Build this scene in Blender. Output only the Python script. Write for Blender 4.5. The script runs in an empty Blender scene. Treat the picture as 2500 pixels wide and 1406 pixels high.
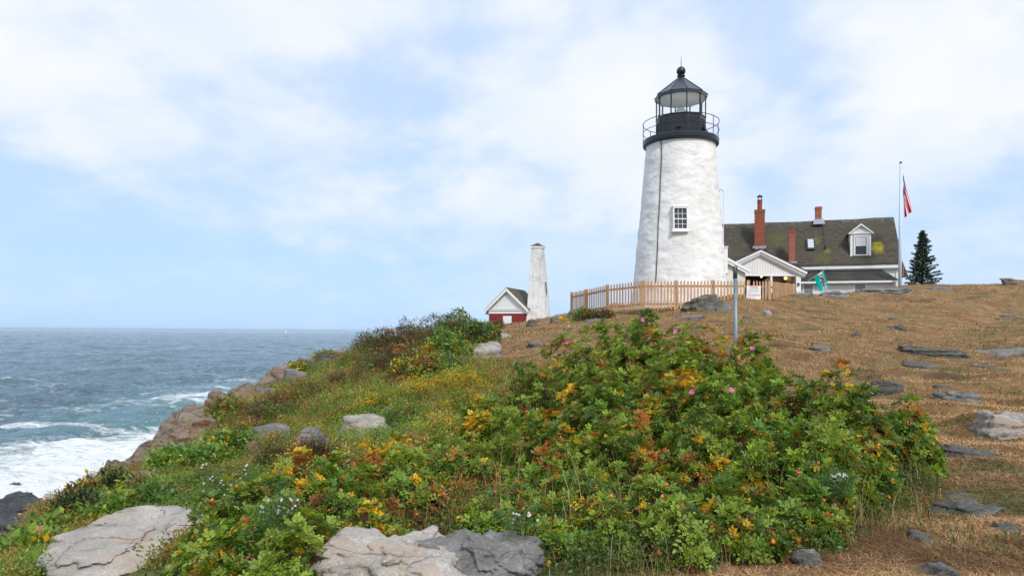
import bpy, bmesh, math, random
import numpy as np
from mathutils import Vector, Matrix, noise as mnoise
R = math.radians
PI = math.pi
random.seed(7)
sc = bpy.context.scene
COL = sc.collection

# ---------------------------------------------------------------- camera
EYE = 10.0                      # eye height above the sea (m)
F = 1700.0                      # focal length in pixels of a 2500 px wide picture
CY = 809.5                      # optical centre row (level camera, lens shifted up)
TH = 0.0072                     # slight roll
cam_d = bpy.data.cameras.new('camera'); cam = bpy.data.objects.new('camera', cam_d); COL.objects.link(cam)
cam_d.sensor_width = 36.0; cam_d.lens = F / 2500 * 36.0
cam_d.shift_y = (CY - 703) / 2500.0
cam_d.clip_start = 0.05; cam_d.clip_end = 90000
COS_R, SIN_R = math.cos(TH), math.sin(TH)
cam.matrix_world = Matrix(((COS_R, -SIN_R, 0, 0), (0, 0, -1, 0), (SIN_R, COS_R, 0, EYE), (0, 0, 0, 1)))
sc.camera = cam

def ray(px, py):
    u = (px - 1250) / F; v = (CY - py) / F
    return (u * COS_R - v * SIN_R, u * SIN_R + v * COS_R)
def at(px, py, Y):
    a, b = ray(px, py)
    return Vector((a * Y, Y, EYE + b * Y))

# ---------------------------------------------------------------- sky and sun
SUN_EL, SUN_AZ = R(44), R(158)           # azimuth from +Y towards +X
w = bpy.data.worlds.new("World"); sc.world = w; w.use_nodes = True
nt = w.node_tree; N = nt.nodes; L = nt.links
for n in list(N): N.remove(n)
def nd(t, **k):
    n = N.new(t)
    for a, b in k.items(): setattr(n, a, b)
    return n
def wm(op, a, b=None, clamp=False):
    n = N.new('ShaderNodeMath'); n.operation = op; n.use_clamp = clamp
    for i, v in enumerate((a, b)):
        if v is None: continue
        if isinstance(v, (int, float)): n.inputs[i].default_value = v
        else: L.new(v, n.inputs[i])
    return n.outputs[0]
out = nd('ShaderNodeOutputWorld'); bg = nd('ShaderNodeBackground')
sky = nd('ShaderNodeTexSky'); sky.sky_type = 'NISHITA'; sky.sun_disc = False
sky.sun_elevation = SUN_EL; sky.sun_rotation = SUN_AZ; sky.air_density = 1.0; sky.dust_density = 0.6; sky.ozone_density = 2.0
tc = nd('ShaderNodeTexCoord'); sep = nd('ShaderNodeSeparateXYZ'); L.new(tc.outputs['Generated'], sep.inputs[0])
dx, dy, dz = sep.outputs
den = wm('ADD', wm('MAXIMUM', dz, 0.0), 0.40)
cmb = nd('ShaderNodeCombineXYZ'); L.new(wm('DIVIDE', dx, den), cmb.inputs[0]); L.new(wm('DIVIDE', dy, den), cmb.inputs[1])
def wnoise(scale, detail, rough, off, dist=0.0):
    mp = nd('ShaderNodeMapping'); mp.inputs['Location'].default_value = off
    mp.inputs['Scale'].default_value = (1.0, 1.0, 1)
    L.new(cmb.outputs[0], mp.inputs[0])
    n = nd('ShaderNodeTexNoise'); n.inputs['Scale'].default_value = scale; n.inputs['Detail'].default_value = detail
    n.inputs['Roughness'].default_value = rough; n.inputs['Distortion'].default_value = dist
    L.new(mp.outputs[0], n.inputs['Vector']); return n.outputs[0]
n1 = wnoise(2.1, 7, 0.5, (3.1, 1.7, 0), 0.15)
n2 = wnoise(6.0, 8, 0.55, (0.3, 5.2, 2), 0.1)
cov = wm('ADD', wm('MULTIPLY', n1, 1.2), wm('MULTIPLY', n2, 0.8))       # centred near 1.0
# where the cloud banks and the blue openings stand (directions, not screen)
def blob(px, py, rad, amp):
    a, b = ray(px, py); v = Vector((a, 1, b)).normalized()
    vm = nd('ShaderNodeVectorMath', operation='DISTANCE'); nrm = nd('ShaderNodeVectorMath', operation='NORMALIZE')
    L.new(tc.outputs['Generated'], nrm.inputs[0]); L.new(nrm.outputs[0], vm.inputs[0]); vm.inputs[1].default_value = v
    q = wm('DIVIDE', vm.outputs['Value'], rad); q = wm('MULTIPLY', wm('MULTIPLY', q, q), -1.0)
    return wm('MULTIPLY', wm('EXPONENT', q), amp)
for b_ in ((430, 210, .15, -.20), (800, 280, .11, -.34), (1080, 185, .12, -.36), (1180, 60, .10, .16), (1340, 235, .09, -.14), (1250, 100, .12, -.10),
           (430, 350, .20, .26), (150, 330, .12, .18), (1250, 300, .13, .30), (950, 420, .25, .16), (300, 60, .15, .14), (700, 60, .18, .22),
           (1500, 60, .12, .12), (2300, 330, .14, .26), (2350, 150, .10, .14), (1900, 300, .12, -.20), (1830, 60, .12, -.16), (1600, 420, .1, .05), (2480, 480, .10, -.15),
           (60, 30, .08, -.2), (60, 200, .08, .12), (120, 620, .28, -.34), (700, 640, .28, -.26), (2440, 60, .08, -.15), (1150, 640, .2, -.10), (2100, 120, .1, -.08)):
    cov = wm('ADD', cov, blob(*b_))
low = nd('ShaderNodeMapRange'); low.interpolation_type = 'SMOOTHSTEP'
L.new(dz, low.inputs[0]); low.inputs[1].default_value = 0.02; low.inputs[2].default_value = 0.26; low.inputs[3].default_value = 0.25; low.inputs[4].default_value = 1.0
mk = nd('ShaderNodeMapRange'); mk.interpolation_type = 'SMOOTHSTEP'
L.new(cov, mk.inputs[0]); mk.inputs[1].default_value = 0.66; mk.inputs[2].default_value = 1.10
mask = wm('MULTIPLY', mk.outputs[0], low.outputs[0])
# thin veil: the clear parts are hazy pale blue
hue = nd('ShaderNodeMix', data_type='RGBA'); hue.inputs['Factor'].default_value = 0.88
L.new(sky.outputs[0], hue.inputs['A']); hue.inputs['B'].default_value = (3.9, 5.5, 8.1, 1)
elev = nd('ShaderNodeMapRange'); L.new(dz, elev.inputs[0]); elev.inputs[1].default_value = 0.0; elev.inputs[2].default_value = 0.35
hz = nd('ShaderNodeMix', data_type='RGBA'); L.new(elev.outputs[0], hz.inputs['Factor'])
hz.inputs['A'].default_value = (3.45, 5.2, 7.6, 1); hz.inputs['B'].default_value = (4.45, 5.65, 7.75, 1)
L.new(hz.outputs['Result'], hue.inputs['B'])
mix = nd('ShaderNodeMix', data_type='RGBA'); L.new(mask, mix.inputs['Factor'])
L.new(hue.outputs['Result'], mix.inputs['A'])
n3 = wnoise(3.6, 7, 0.5, (7, 2, 1))
shade = nd('ShaderNodeMix', data_type='RGBA'); L.new(wm('MULTIPLY', wm('SUBTRACT', n3, 0.3), 2.2, True), shade.inputs['Factor'])
shade.inputs['A'].default_value = (5.5, 6.2, 7.6, 1); shade.inputs['B'].default_value = (7.1, 7.15, 7.4, 1)
L.new(shade.outputs['Result'], mix.inputs['B'])
L.new(mix.outputs['Result'], bg.inputs[0]); bg.inputs[1].default_value = 0.0765
L.new(bg.outputs[0], out.inputs[0])

sun_d = bpy.data.lights.new('sun', 'SUN'); sun_d.energy = 1.5; sun_d.angle = R(10); sun_d.color = (1.0, 0.955, 0.89)
sun = bpy.data.objects.new('sun', sun_d); COL.objects.link(sun)
sdir = Vector((math.sin(SUN_AZ) * math.cos(SUN_EL), math.cos(SUN_AZ) * math.cos(SUN_EL), math.sin(SUN_EL)))
sun.rotation_euler = sdir.to_track_quat('Z', 'Y').to_euler()

vs = sc.view_settings; vs.view_transform = 'Standard'; vs.look = 'None'; vs.exposure = 0.88; vs.gamma = 1.0; vs.use_curve_mapping = False
sc.render.engine = 'CYCLES'
sc.cycles.use_denoising = True
sc.cycles.max_bounces = 6; sc.cycles.diffuse_bounces = 3; sc.cycles.glossy_bounces = 3; sc.cycles.transmission_bounces = 5; sc.cycles.transparent_max_bounces = 10
sc.cycles.sample_clamp_indirect = 6.0
sc.cycles.caustics_reflective = False; sc.cycles.caustics_refractive = False

# ---------------------------------------------------------------- object helpers
def tag(o, label=None, cat=None, group=None, kind=None):
    if label: o['label'] = label
    if cat: o['category'] = cat
    if group: o['group'] = group
    if kind: o['kind'] = kind
    return o
def thing(name, label, cat, loc=(0, 0, 0), rz=0.0, group=None):
    o = bpy.data.objects.new(name, None); COL.objects.link(o); o.location = loc; o.rotation_euler = (0, 0, rz)
    o.empty_display_size = 0.2
    return tag(o, label, cat, group)
class MB:
    def __init__(s): s.v = []; s.f = []
    def add(s, vs, fs):
        b = len(s.v); s.v += [tuple(v) for v in vs]; s.f += [tuple(i + b for i in f) for f in fs]; return s
    def hexa(s, p):            # 4 bottom ccw, 4 top ccw
        return s.add(p, [(3, 2, 1, 0), (4, 5, 6, 7), (0, 1, 5, 4), (1, 2, 6, 5), (2, 3, 7, 6), (3, 0, 4, 7)])
    def box(s, x0, x1, y0, y1, z0, z1):
        if x0 > x1: x0, x1 = x1, x0
        if y0 > y1: y0, y1 = y1, y0
        if z0 > z1: z0, z1 = z1, z0
        return s.hexa([(x0, y0, z0), (x1, y0, z0), (x1, y1, z0), (x0, y1, z0), (x0, y0, z1), (x1, y0, z1), (x1, y1, z1), (x0, y1, z1)])
    def prism(s, poly, y0, y1):   # poly of (x, z), counter-clockwise seen from -y
        n = len(poly); a = [(x, y0, z) for x, z in poly] + [(x, y1, z) for x, z in poly]
        fs = [tuple(range(n)), tuple(range(2 * n - 1, n - 1, -1))]
        fs += [(i, i + n, (i + 1) % n + n, (i + 1) % n) for i in range(n)]
        return s.add(a, fs)
    def bar(s, a, b, w, h, up=(0, 0, 1)):
        a = Vector(a); b = Vector(b); d = (b - a).normalized(); u = Vector(up); sd = d.cross(u).normalized(); u = sd.cross(d)
        q = [sd * w / 2 + u * h / 2, -sd * w / 2 + u * h / 2, -sd * w / 2 - u * h / 2, sd * w / 2 - u * h / 2]
        return s.add([a + k for k in q] + [b + k for k in q], [(0, 1, 2, 3), (7, 6, 5, 4), (0, 4, 5, 1), (1, 5, 6, 2), (2, 6, 7, 3), (3, 7, 4, 0)])
    def tube(s, pts, r, n=8, closed=False):
        pts = [Vector(p) for p in pts]; m = len(pts); rs = r if isinstance(r, (list, tuple)) else [r] * m
        vs = []
        for i, p in enumerate(pts):
            if closed: d = pts[(i + 1) % m] - pts[i - 1]
            else: d = pts[min(i + 1, m - 1)] - pts[max(i - 1, 0)]
            d.normalize(); u = Vector((0, 0, 1)) if abs(d.z) < 0.9 else Vector((0, 1, 0))
            a = d.cross(u).normalized(); b = a.cross(d)
            for k in range(n):
                t = 2 * PI * k / n; vs.append(p + (a * math.cos(t) + b * math.sin(t)) * rs[i])
        fs = []
        for i in range(m if closed else m - 1):
            j = (i + 1) % m
            for k in range(n):
                l = (k + 1) % n; fs.append((i * n + k, i * n + l, j * n + l, j * n + k))
        if not closed: fs += [tuple(range(n - 1, -1, -1)), tuple((m - 1) * n + k for k in range(n))]
        return s.add(vs, fs)
    def lathe(s, prof, n=24, c=(0, 0), ph=0.0):
        vs = []; m = len(prof)
        for r, z in prof:
            for k in range(n):
                t = ph + 2 * PI * k / n; vs.append((c[0] + r * math.cos(t), c[1] + r * math.sin(t), z))
        fs = [(i * n + k, i * n + (k + 1) % n, (i + 1) * n + (k + 1) % n, (i + 1) * n + k) for i in range(m - 1) for k in range(n)]
        fs += [tuple(range(n - 1, -1, -1)), tuple((m - 1) * n + k for k in range(n))]
        return s.add(vs, fs)
    def build(s, name, mat, parent=None, smooth=False, bevel=0):
        me = bpy.data.meshes.new(name); me.from_pydata(s.v, [], s.f); me.validate(); me.update()
        mats = mat if isinstance(mat, (list, tuple)) else [mat]
        for m in mats: me.materials.append(m)
        if smooth: me.polygons.foreach_set('use_smooth', [True] * len(me.polygons))
        o = bpy.data.objects.new(name, me); COL.objects.link(o)
        if parent: o.parent = parent
        if bevel:
            b = o.modifiers.new('bevel', 'BEVEL'); b.width = bevel; b.segments = 2; b.limit_method = 'ANGLE'
        return o
def np_mesh(name, V, Fc, mat, parent=None, col=None, smooth=False, matidx=None, loc=None):
    """V (n,3); Fc list of arrays (m,k)"""
    me = bpy.data.meshes.new(name)
    V = np.asarray(V, dtype=np.float32)
    if loc is not None: V = V - np.asarray(loc, dtype=np.float32)
    me.vertices.add(len(V)); me.vertices.foreach_set('co', V.ravel())
    loops = np.concatenate([f.ravel() for f in Fc]).astype(np.int32)
    cnt = np.concatenate([np.full(len(f), f.shape[1], dtype=np.int32) for f in Fc])
    st = np.concatenate([[0], np.cumsum(cnt)[:-1]]).astype(np.int32)
    me.loops.add(len(loops)); me.loops.foreach_set('vertex_index', loops)
    me.polygons.add(len(cnt)); me.polygons.foreach_set('loop_start', st); me.polygons.foreach_set('loop_total', cnt)
    if smooth: me.polygons.foreach_set('use_smooth', np.ones(len(cnt), dtype=bool))
    mats = mat if isinstance(mat, (list, tuple)) else [mat]
    for m in mats: me.materials.append(m)
    if matidx is not None: me.polygons.foreach_set('material_index', matidx.astype(np.int32))
    if col is not None:
        for nm, c in (col.items() if isinstance(col, dict) else [('leaf', col)]):
            c = np.asarray(c, dtype=np.float32)
            if c.ndim == 1:
                a = me.attributes.new(nm, 'FLOAT', 'POINT'); a.data.foreach_set('value', c)
            else:
                a = me.attributes.new(nm, 'FLOAT_COLOR', 'POINT')
                a.data.foreach_set('color', np.concatenate([c, np.ones((len(c), 1), np.float32)], 1).ravel())
    me.update(calc_edges=True)
    o = bpy.data.objects.new(name, me); COL.objects.link(o)
    if loc is not None: o.location = loc
    if parent: o.parent = parent
    return o

# ---------------------------------------------------------------- numpy noise
def _h(ix, iy, iz, s):
    n = (ix * 374761393 + iy * 668265263 + iz * 2147483647 + s * 1274126177) & 0xffffffff
    n = ((n ^ (n >> 13)) * 1274126177) & 0xffffffff
    n = ((n ^ (n >> 16)) * 2246822519) & 0xffffffff
    return ((n ^ (n >> 15)) & 0xffffff) / float(0xffffff)
def vn(P, s=0):
    P = np.asarray(P, dtype=np.float64)
    I = np.floor(P).astype(np.int64); f = P - I; f = f * f * f * (f * (f * 6 - 15) + 10)
    r = 0
    for a in (0, 1):
        for b in (0, 1):
            for c in ((0, 1) if P.shape[1] == 3 else (0,)):
                wz = 1 if P.shape[1] == 2 else (f[:, 2] if c else 1 - f[:, 2])
                iz = I[:, 2] + c if P.shape[1] == 3 else I[:, 0] * 0
                r = r + (f[:, 0] if a else 1 - f[:, 0]) * (f[:, 1] if b else 1 - f[:, 1]) * wz * _h(I[:, 0] + a, I[:, 1] + b, iz, s)
    return r * 2 - 1
def fbm(P, o=4, s=0, g=0.5):
    P = np.asarray(P, dtype=np.float64); r = 0; a = 1.0; t = 0
    for i in range(o):
        r = r + a * vn(P * (2 ** i) + 17.3 * i, s + i); t += a; a *= g
    return r / t
def sst(a, b, x):
    t = np.clip((x - a) / (b - a), 0, 1); return t * t * (3 - 2 * t)

# ---------------------------------------------------------------- material helpers
class MT:
    def __init__(s, name, rough=0.6, spec=0.4, base=(0.8, 0.8, 0.8), metal=0.0):
        s.m = bpy.data.materials.new(name); s.m.use_nodes = True; s.t = s.m.node_tree; s.N = s.t.nodes; s.L = s.t.links
        s.b = s.N['Principled BSDF']; s.b.inputs['Roughness'].default_value = rough
        s.b.inputs['Specular IOR Level'].default_value = spec; s.b.inputs['Metallic'].default_value = metal
        s.b.inputs['Base Color'].default_value = (*base, 1); s.out = s.N['Material Output']
    def n(s, t, **k):
        x = s.N.new(t)
        for a, b in k.items(): setattr(x, a, b)
        return x
    def put(s, sock, v):
        if isinstance(v, (int, float)): sock.default_value = v
        elif isinstance(v, (tuple, list)):
            sock.default_value = tuple(v) if len(v) == len(sock.default_value) else (*v, 1)
        elif isinstance(v, Vector): sock.default_value = v
        else: s.L.new(v, sock)
    def math(s, op, a, b=0.0, clamp=False):
        x = s.n('ShaderNodeMath', operation=op); x.use_clamp = clamp; s.put(x.inputs[0], a); s.put(x.inputs[1], b); return x.outputs[0]
    def coord(s, kind='Object', scale=(1, 1, 1), rot=(0, 0, 0), loc=(0, 0, 0)):
        if kind == 'World': g = s.n('ShaderNodeNewGeometry').outputs['Position']
        else: g = s.n('ShaderNodeTexCoord').outputs[kind]
        mp = s.n('ShaderNodeMapping'); s.L.new(g, mp.inputs[0]); mp.inputs['Scale'].default_value = scale
        mp.inputs['Rotation'].default_value = rot; mp.inputs['Location'].default_value = loc; return mp.outputs[0]
    def noise(s, vec, scale, detail=5, rough=0.55, dist=0.0):
        x = s.n('ShaderNodeTexNoise'); s.L.new(vec, x.inputs['Vector']); x.inputs['Scale'].default_value = scale
        x.inputs['Detail'].default_value = detail; x.inputs['Roughness'].default_value = rough; x.inputs['Distortion'].default_value = dist
        return x.outputs[0]
    def vor(s, vec, scale, feat='F1', out='Distance'):
        x = s.n('ShaderNodeTexVoronoi', feature=feat); s.L.new(vec, x.inputs['Vector']); x.inputs['Scale'].default_value = scale
        return x.outputs[out]
    def ramp(s, fac, stops, interp='LINEAR'):
        x = s.n('ShaderNodeValToRGB'); s.put(x.inputs[0], fac); e = x.color_ramp.elements; x.color_ramp.interpolation = interp
        while len(e) < len(stops): e.new(0.5)
        for i, (p, c) in enumerate(stops):
            e[i].position = p; e[i].color = (*c, 1) if len(c) == 3 else c
        return x.outputs[0]
    def rng(s, v, a, b, c=0.0, d=1.0):
        x = s.n('ShaderNodeMapRange'); s.put(x.inputs[0], v)
        for i, q in enumerate((a, b, c, d)): s.put(x.inputs[i + 1], q)
        return x.outputs[0]
    def mix(s, f, a, b, mode='MIX'):
        x = s.n('ShaderNodeMix', data_type='RGBA', blend_type=mode); s.put(x.inputs['Factor'], f); s.put(x.inputs['A'], a); s.put(x.inputs['B'], b)
        return x.outputs['Result']
    def attr(s, name, out='Color'):
        x = s.n('ShaderNodeAttribute', attribute_name=name); return x.outputs[out]
    def color(s, c): s.put(s.b.inputs['Base Color'], c); return s
    def rough(s, r): s.put(s.b.inputs['Roughness'], r); return s
    def bump(s, h, strength=0.5, dist=0.02):
        x = s.n('ShaderNodeBump'); s.put(x.inputs['Height'], h); x.inputs['Strength'].default_value = strength; x.inputs['Distance'].default_value = dist
        s.L.new(x.outputs[0], s.b.inputs['Normal']); return s
# ================================================================ terrain
CP = [  # px, py, Y  (points of ground seen in the picture)
 (1400,1406,5.0),(2500,1406,5.0),(2000,1406,5.0),(900,1406,5.0),(300,1406,6.2),(2200,1150,8.2),(2450,1050,10),(2400,970,13.5),(2400,850,24),(2150,900,17),(2000,860,20),(2000,790,28),
 (2000,722,36),(1950,721,36),(2500,692,42),(2200,702,42),(2350,702,42),(2500,760,33),(2200,760,33),(1830,728,31),(1700,748,31),(1600,762,31),(1570,757,32),(1480,772,32),(1395,777,35),
 (1300,788,38),(1400,825,28),(1250,830,28),(1250,800,38),(1183,875,24),(1500,1075,12),(1500,925,17),(1800,850,19),(1700,1225,7.6),(1450,1240,7.6),(1400,1100,10.5),(1800,1060,10.5),(1150,1110,10.5),
 (900,1215,8.0),(650,1290,7.0),(60,1330,9),(200,1205,13),(310,1145,16),(480,1035,19),(630,945,22),(780,885,26),(880,858,30),(1000,838,32),(1190,806,45),
 (650,1080,15),(890,1075,13),(600,1000,19),(900,930,21),(1100,880,22),(1000,1000,16),(420,1150,13.5),(350,1290,9.5),(1050,820,36),(2100,712,38),(2050,722,36),(2300,702,42),(2400,706,42),(1900,724,34),(1950,760,30),(2450,790,30),(1700,790,26),(2100,830,24),(1780,732,31),(1650,752,31),(1530,765,31.5)]
PX = [tuple(at(*c)) for c in CP]
PX += [(8,44,EYE+1.2),(14,46,EYE+1.4),(20,46,EYE+1.7),(26,48,EYE+2.2),(33,46,EYE+3.0),(26,55,EYE+2.3),(1,58,EYE+.25),(6,56,EYE+.6),(-2,57,EYE+.0),(8.4,35,EYE+.9),(14,38.5,EYE+1.25),(18,40,EYE+1.7),
       (14,60,EYE+.8),(40,60,EYE+3),(50,40,EYE+4),(60,20,EYE+3),(50,0,EYE+.5),(20,0,EYE-1.9),(0,0,EYE-1.9),(-6,0,EYE-2.4),(25,-10,EYE-2),(0,-10,EYE-2.2),(15,15,EYE-1.1),(30,15,EYE-.2),(30,30,EYE+1.5)]
PX = np.array(PX)
def _tps(r2): return -np.sqrt(r2 + 2.0)
_A = PX[:, :2]; _d = ((_A[:, None] - _A[None]) ** 2).sum(-1); _n = len(_A)
_K = _tps(_d) + np.eye(_n) * 0.05; _P = np.hstack([np.ones((_n, 1)), _A])
_M = np.block([[_K, _P], [_P.T, np.zeros((3, 3))]]); _W = np.linalg.solve(_M, np.concatenate([PX[:, 2], [0, 0, 0]]))
# edge of the headland (plan), sea on its left when walking this way
EDGE = np.array([(-6.0,-14),(-5.9,0),(-6.2,6.5),(-6.6,9.2),(-8.3,13),(-9.1,16),(-8.9,19),(-8.3,22),(-7.5,26),(-6.8,30),(-5.6,34),(-4.6,42),(-4.6,50),(-5.5,57),(-4,62.5),(4,64),(14,66),(40,72),(75,74)])
def edge_d(X, Y):
    best = np.full(X.shape, 1e9); sgn = np.ones(X.shape)
    for a, b in zip(EDGE[:-1], EDGE[1:]):
        e = b - a; t = np.clip(((X - a[0]) * e[0] + (Y - a[1]) * e[1]) / (e @ e), 0, 1)
        qx = X - (a[0] + t * e[0]); qy = Y - (a[1] + t * e[1]); d = np.hypot(qx, qy)
        cr = e[0] * qy - e[1] * qx
        m = d < best - 1e-9; best = np.where(m, d, best); sgn = np.where(m, np.sign(cr), sgn)
    return best * np.where(sgn == 0, 1, sgn)      # positive = seaward
def H(X, Y, detail=True):
    X = np.atleast_1d(np.asarray(X, float)); Y = np.atleast_1d(np.asarray(Y, float)); sh = X.shape; X = X.ravel(); Y = Y.ravel()
    z = np.empty_like(X)
    for i in range(0, len(X), 60000):
        x = X[i:i + 60000]; y = Y[i:i + 60000]
        d = (x[:, None] - _A[None, :, 0]) ** 2 + (y[:, None] - _A[None, :, 1]) ** 2
        z[i:i + 60000] = _tps(d) @ _W[:_n] + _W[_n] + _W[_n + 1] * x + _W[_n + 2] * y
    z = np.clip(z, EYE - 5.5, EYE + 6)
    ed = edge_d(X, Y); P = np.stack([X, Y], 1)
    if detail:
        near = sst(3, 14, np.hypot(X, Y))
        z = z + 0.16 * near * fbm(P * 0.33, 3, 5) + 0.05 * fbm(P * np.array([1.1, 1.7]), 4, 9) * (0.5 + 0.5 * near) + 0.10 * near * fbm(P * np.array([0.5, 1.3]) + 3, 3, 12)
        # low stepped ledges in the meadow
        lg = fbm(P * np.array([0.22, 0.55]) + 5, 3, 21); z = z + 0.10 * sst(0.05, 0.12, lg) * near
    jit = 1.1 * fbm(P * 0.35, 3, 31)
    e = ed + jit * sst(-2, 2, ed)
    drop = np.where(e > 0, 1.25 * e + 0.10 * e * e, 0)
    crag = sst(-0.2, 2.5, e) * (0.9 * fbm(P * 0.5, 4, 41, 0.6) + 0.35 * np.abs(fbm(P * 1.6, 3, 43)))
    rim = sst(-1.5, -.4, e) * (1 - sst(.4, 1.2, e)) * sst(13.5, 15, Y) * (1 - sst(24, 27, Y)); bl = fbm(P * 1.1 + 40, 3, 45, .5); z = z + rim * (.28 * np.round(bl * 5) / 5 * 2 + .06)
    z = np.maximum(z - drop + crag, -4 + 0.0 * z)
    return z.reshape(sh)
def ground(px, py, y0=3.0, y1=62.0):
    """where the line of sight through a pixel of the photograph meets the ground"""
    a, b = ray(px, py); Y = np.linspace(y0, y1, 1500); z = H(a * Y, Y); k = np.nonzero(EYE + b * Y <= z)[0]
    i = k[0] if len(k) else len(Y) - 1
    return Vector((a * Y[i], Y[i], float(z[i])))
def gz(x, y): return float(H(np.array([x]), np.array([y]))[0])

# vegetation class of the ground: 1 on the lush seaward slope, 0 on the dry meadow
LUSH = np.array([(1190,830,24),(1230,870,21),(1330,890,17),(1480,960,13)])
def lush(X, Y):
    # boundary line in plan: lush where X < xb(Y)
    yb = np.array([0, 4.5, 5.6, 7, 9, 12, 14, 17, 21, 24, 30, 36, 45]); xb = np.array([-1.0, .0, 3.0, 4.0, 4.5, 4.5, 2.6, 1.0, -.2, -.8, -2.0, -2.4, -3.0])
    P = np.stack([np.ravel(X), np.ravel(Y)], 1)
    return sst(-0.6, 0.6, (np.interp(np.ravel(Y), yb, xb) - np.ravel(X)) + 0.8 * fbm(P * 0.7, 3, 77)).reshape(np.shape(X))

def axis(lo, hi, f0, f1, fine, coarse):
    a = list(np.arange(f0, f1, fine)); x = f1; st = fine
    while x < hi: a.append(x); st = min(st * 1.09, coarse); x += st
    x = f0; st = fine; b = []
    while x > lo: st = min(st * 1.09, coarse); x -= st; b.append(x)
    return np.array(b[::-1] + a)
xs = axis(-45, 80, -11, 17, 0.085, 1.2); ys = axis(-14, 90, 3.2, 22, 0.075, 0.6)
GX, GY = np.meshgrid(xs, ys); GZ = H(GX, GY)
nx, ny = len(xs), len(ys)
idx = np.arange(nx * ny).reshape(ny, nx)
quads = np.stack([idx[:-1, :-1], idx[:-1, 1:], idx[1:, 1:], idx[1:, :-1]], -1).reshape(-1, 4)
V = np.stack([GX.ravel(), GY.ravel(), GZ.ravel()], 1)
ed = edge_d(GX.ravel(), GY.ravel())
t = MT('dry_turf_and_soil', 0.95, 0.15)
wc = t.coord('World'); 
big = t.noise(wc, 0.35, 4); mid = t.noise(wc, 1.7, 6, 0.6); fine = t.noise(t.coord('World', (1, 2.2, 1)), 14, 6, 0.7); fib = t.noise(t.coord('World', (1, 5, 2), (0, 0, 0.3)), 45, 4, 0.7)
dry = t.ramp(mid, [(0.28, (0.12, 0.072, 0.038)), (0.42, (0.27, 0.15, 0.07)), (0.55, (0.44, 0.258, 0.12)), (0.72, (0.55, 0.37, 0.19))])
dry = t.mix(t.rng(big, 0.48, 0.62, 0, .6), dry, (0.38, 0.205, 0.085))
gpatch = t.noise(t.coord('World', loc=(11, 3, 0)), 0.8, 5, 0.65)
dry = t.mix(t.rng(gpatch, 0.48, 0.62, 0, .85), dry, (0.19, 0.19, 0.075))
dry = t.mix(t.rng(fine, 0.35, 0.7, 0.72, 0.0), dry, (0.12, 0.075, 0.042))
dry = t.mix(t.rng(fib, 0.45, 0.75, 0.0, .55), dry, (0.48, 0.34, 0.18))
lsh = t.ramp(t.noise(wc, 2.5, 6, 0.65), [(0.3, (0.06, 0.08, 0.022)), (0.5, (0.15, 0.19, 0.045)), (0.62, (0.28, 0.25, 0.08)), (0.75, (0.24, 0.14, 0.05))])
rk = t.ramp(t.noise(t.coord('World', (1, 1, 3)), 1.2, 8, 0.7), [(0.3, (0.10, 0.085, 0.07)), (0.45, (0.26, 0.20, 0.15)), (0.6, (0.40, 0.34, 0.28)), (0.75, (0.28, 0.16, 0.09))])
soil = t.noise(t.coord('World', (0.5, 1.6, 1), (0, 0, .15), (4, 9, 0)), 0.9, 7, 0.7)
dry = t.mix(t.rng(soil, 0.52, 0.66, 0, .85), dry, (0.115, 0.072, 0.05))
c = t.mix(t.attr('lush', 'Fac'), dry, lsh); c = t.mix(t.attr('crag', 'Fac'), c, rk)
rkb = t.noise(t.coord('World', (1, 1, 3.5), (.2, .1, 0)), 2.6, 8, 0.65)
rkc = t.rng(t.vor(t.coord('World', (1, 1.5, 3), (.1, .3, .2)), 1.4, 'DISTANCE_TO_EDGE'), 0, .08)
c = t.mix(t.math('MULTIPLY', t.attr('crag', 'Fac'), t.rng(rkc, 0, .35, .7, 0)), c, (.05, .04, .035))
t.color(c).bump(t.math('ADD', t.math('ADD', fine, t.math('MULTIPLY', fib, 0.6)), t.math('MULTIPLY', t.attr('crag', 'Fac'), t.math('ADD', t.math('MULTIPLY', rkb, 5.0), t.math('MULTIPLY', rkc, 1.5)))), 0.9, 0.05)
MG = t.m
crag = np.maximum(sst(0.4, 1.6, ed + 0.8 * fbm(V[:, :2] * 0.6, 3, 91)), sst(-1.1, -.7, ed + .7 * fbm(V[:, :2] * 1.1, 3, 92)) * sst(13.5, 15, V[:, 1]) * (1 - sst(24, 27, V[:, 1])))
o = np_mesh('ground', V, [quads], MG, col={'lush': lush(GX, GY).ravel(), 'crag': crag}, smooth=True)
tag(o, kind='structure')

# ================================================================ sea
def ocean_tile(n, Lm, wind, seed, lo, hi):
    rg = np.random.default_rng(seed); k = np.fft.fftfreq(n, Lm / n) * 2 * PI; KX, KY = np.meshgrid(k, k); K = np.hypot(KX, KY); K[0, 0] = 1
    lw = 9.0 ** 2 / 9.81; wd = np.array([math.cos(wind), math.sin(wind)]); dt = (KX * wd[0] + KY * wd[1]) / K
    Pk = np.exp(-1 / (K * lw) ** 2) / K ** 4 * (0.12 + dt ** 2) * np.exp(-(K * 0.10) ** 2); Pk[0, 0] = 0
    lam = 2 * PI / K; Pk = Pk * (lam > lo) * (lam < hi)
    h = np.fft.ifft2(np.sqrt(Pk) * (rg.normal(size=(n, n)) + 1j * rg.normal(size=(n, n)))); sdv = h.real.std()
    Hh = np.fft.fft2(h.real / sdv)
    return h.real / sdv, np.fft.ifft2(-1j * KX / K * Hh).real, np.fft.ifft2(-1j * KY / K * Hh).real
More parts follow.
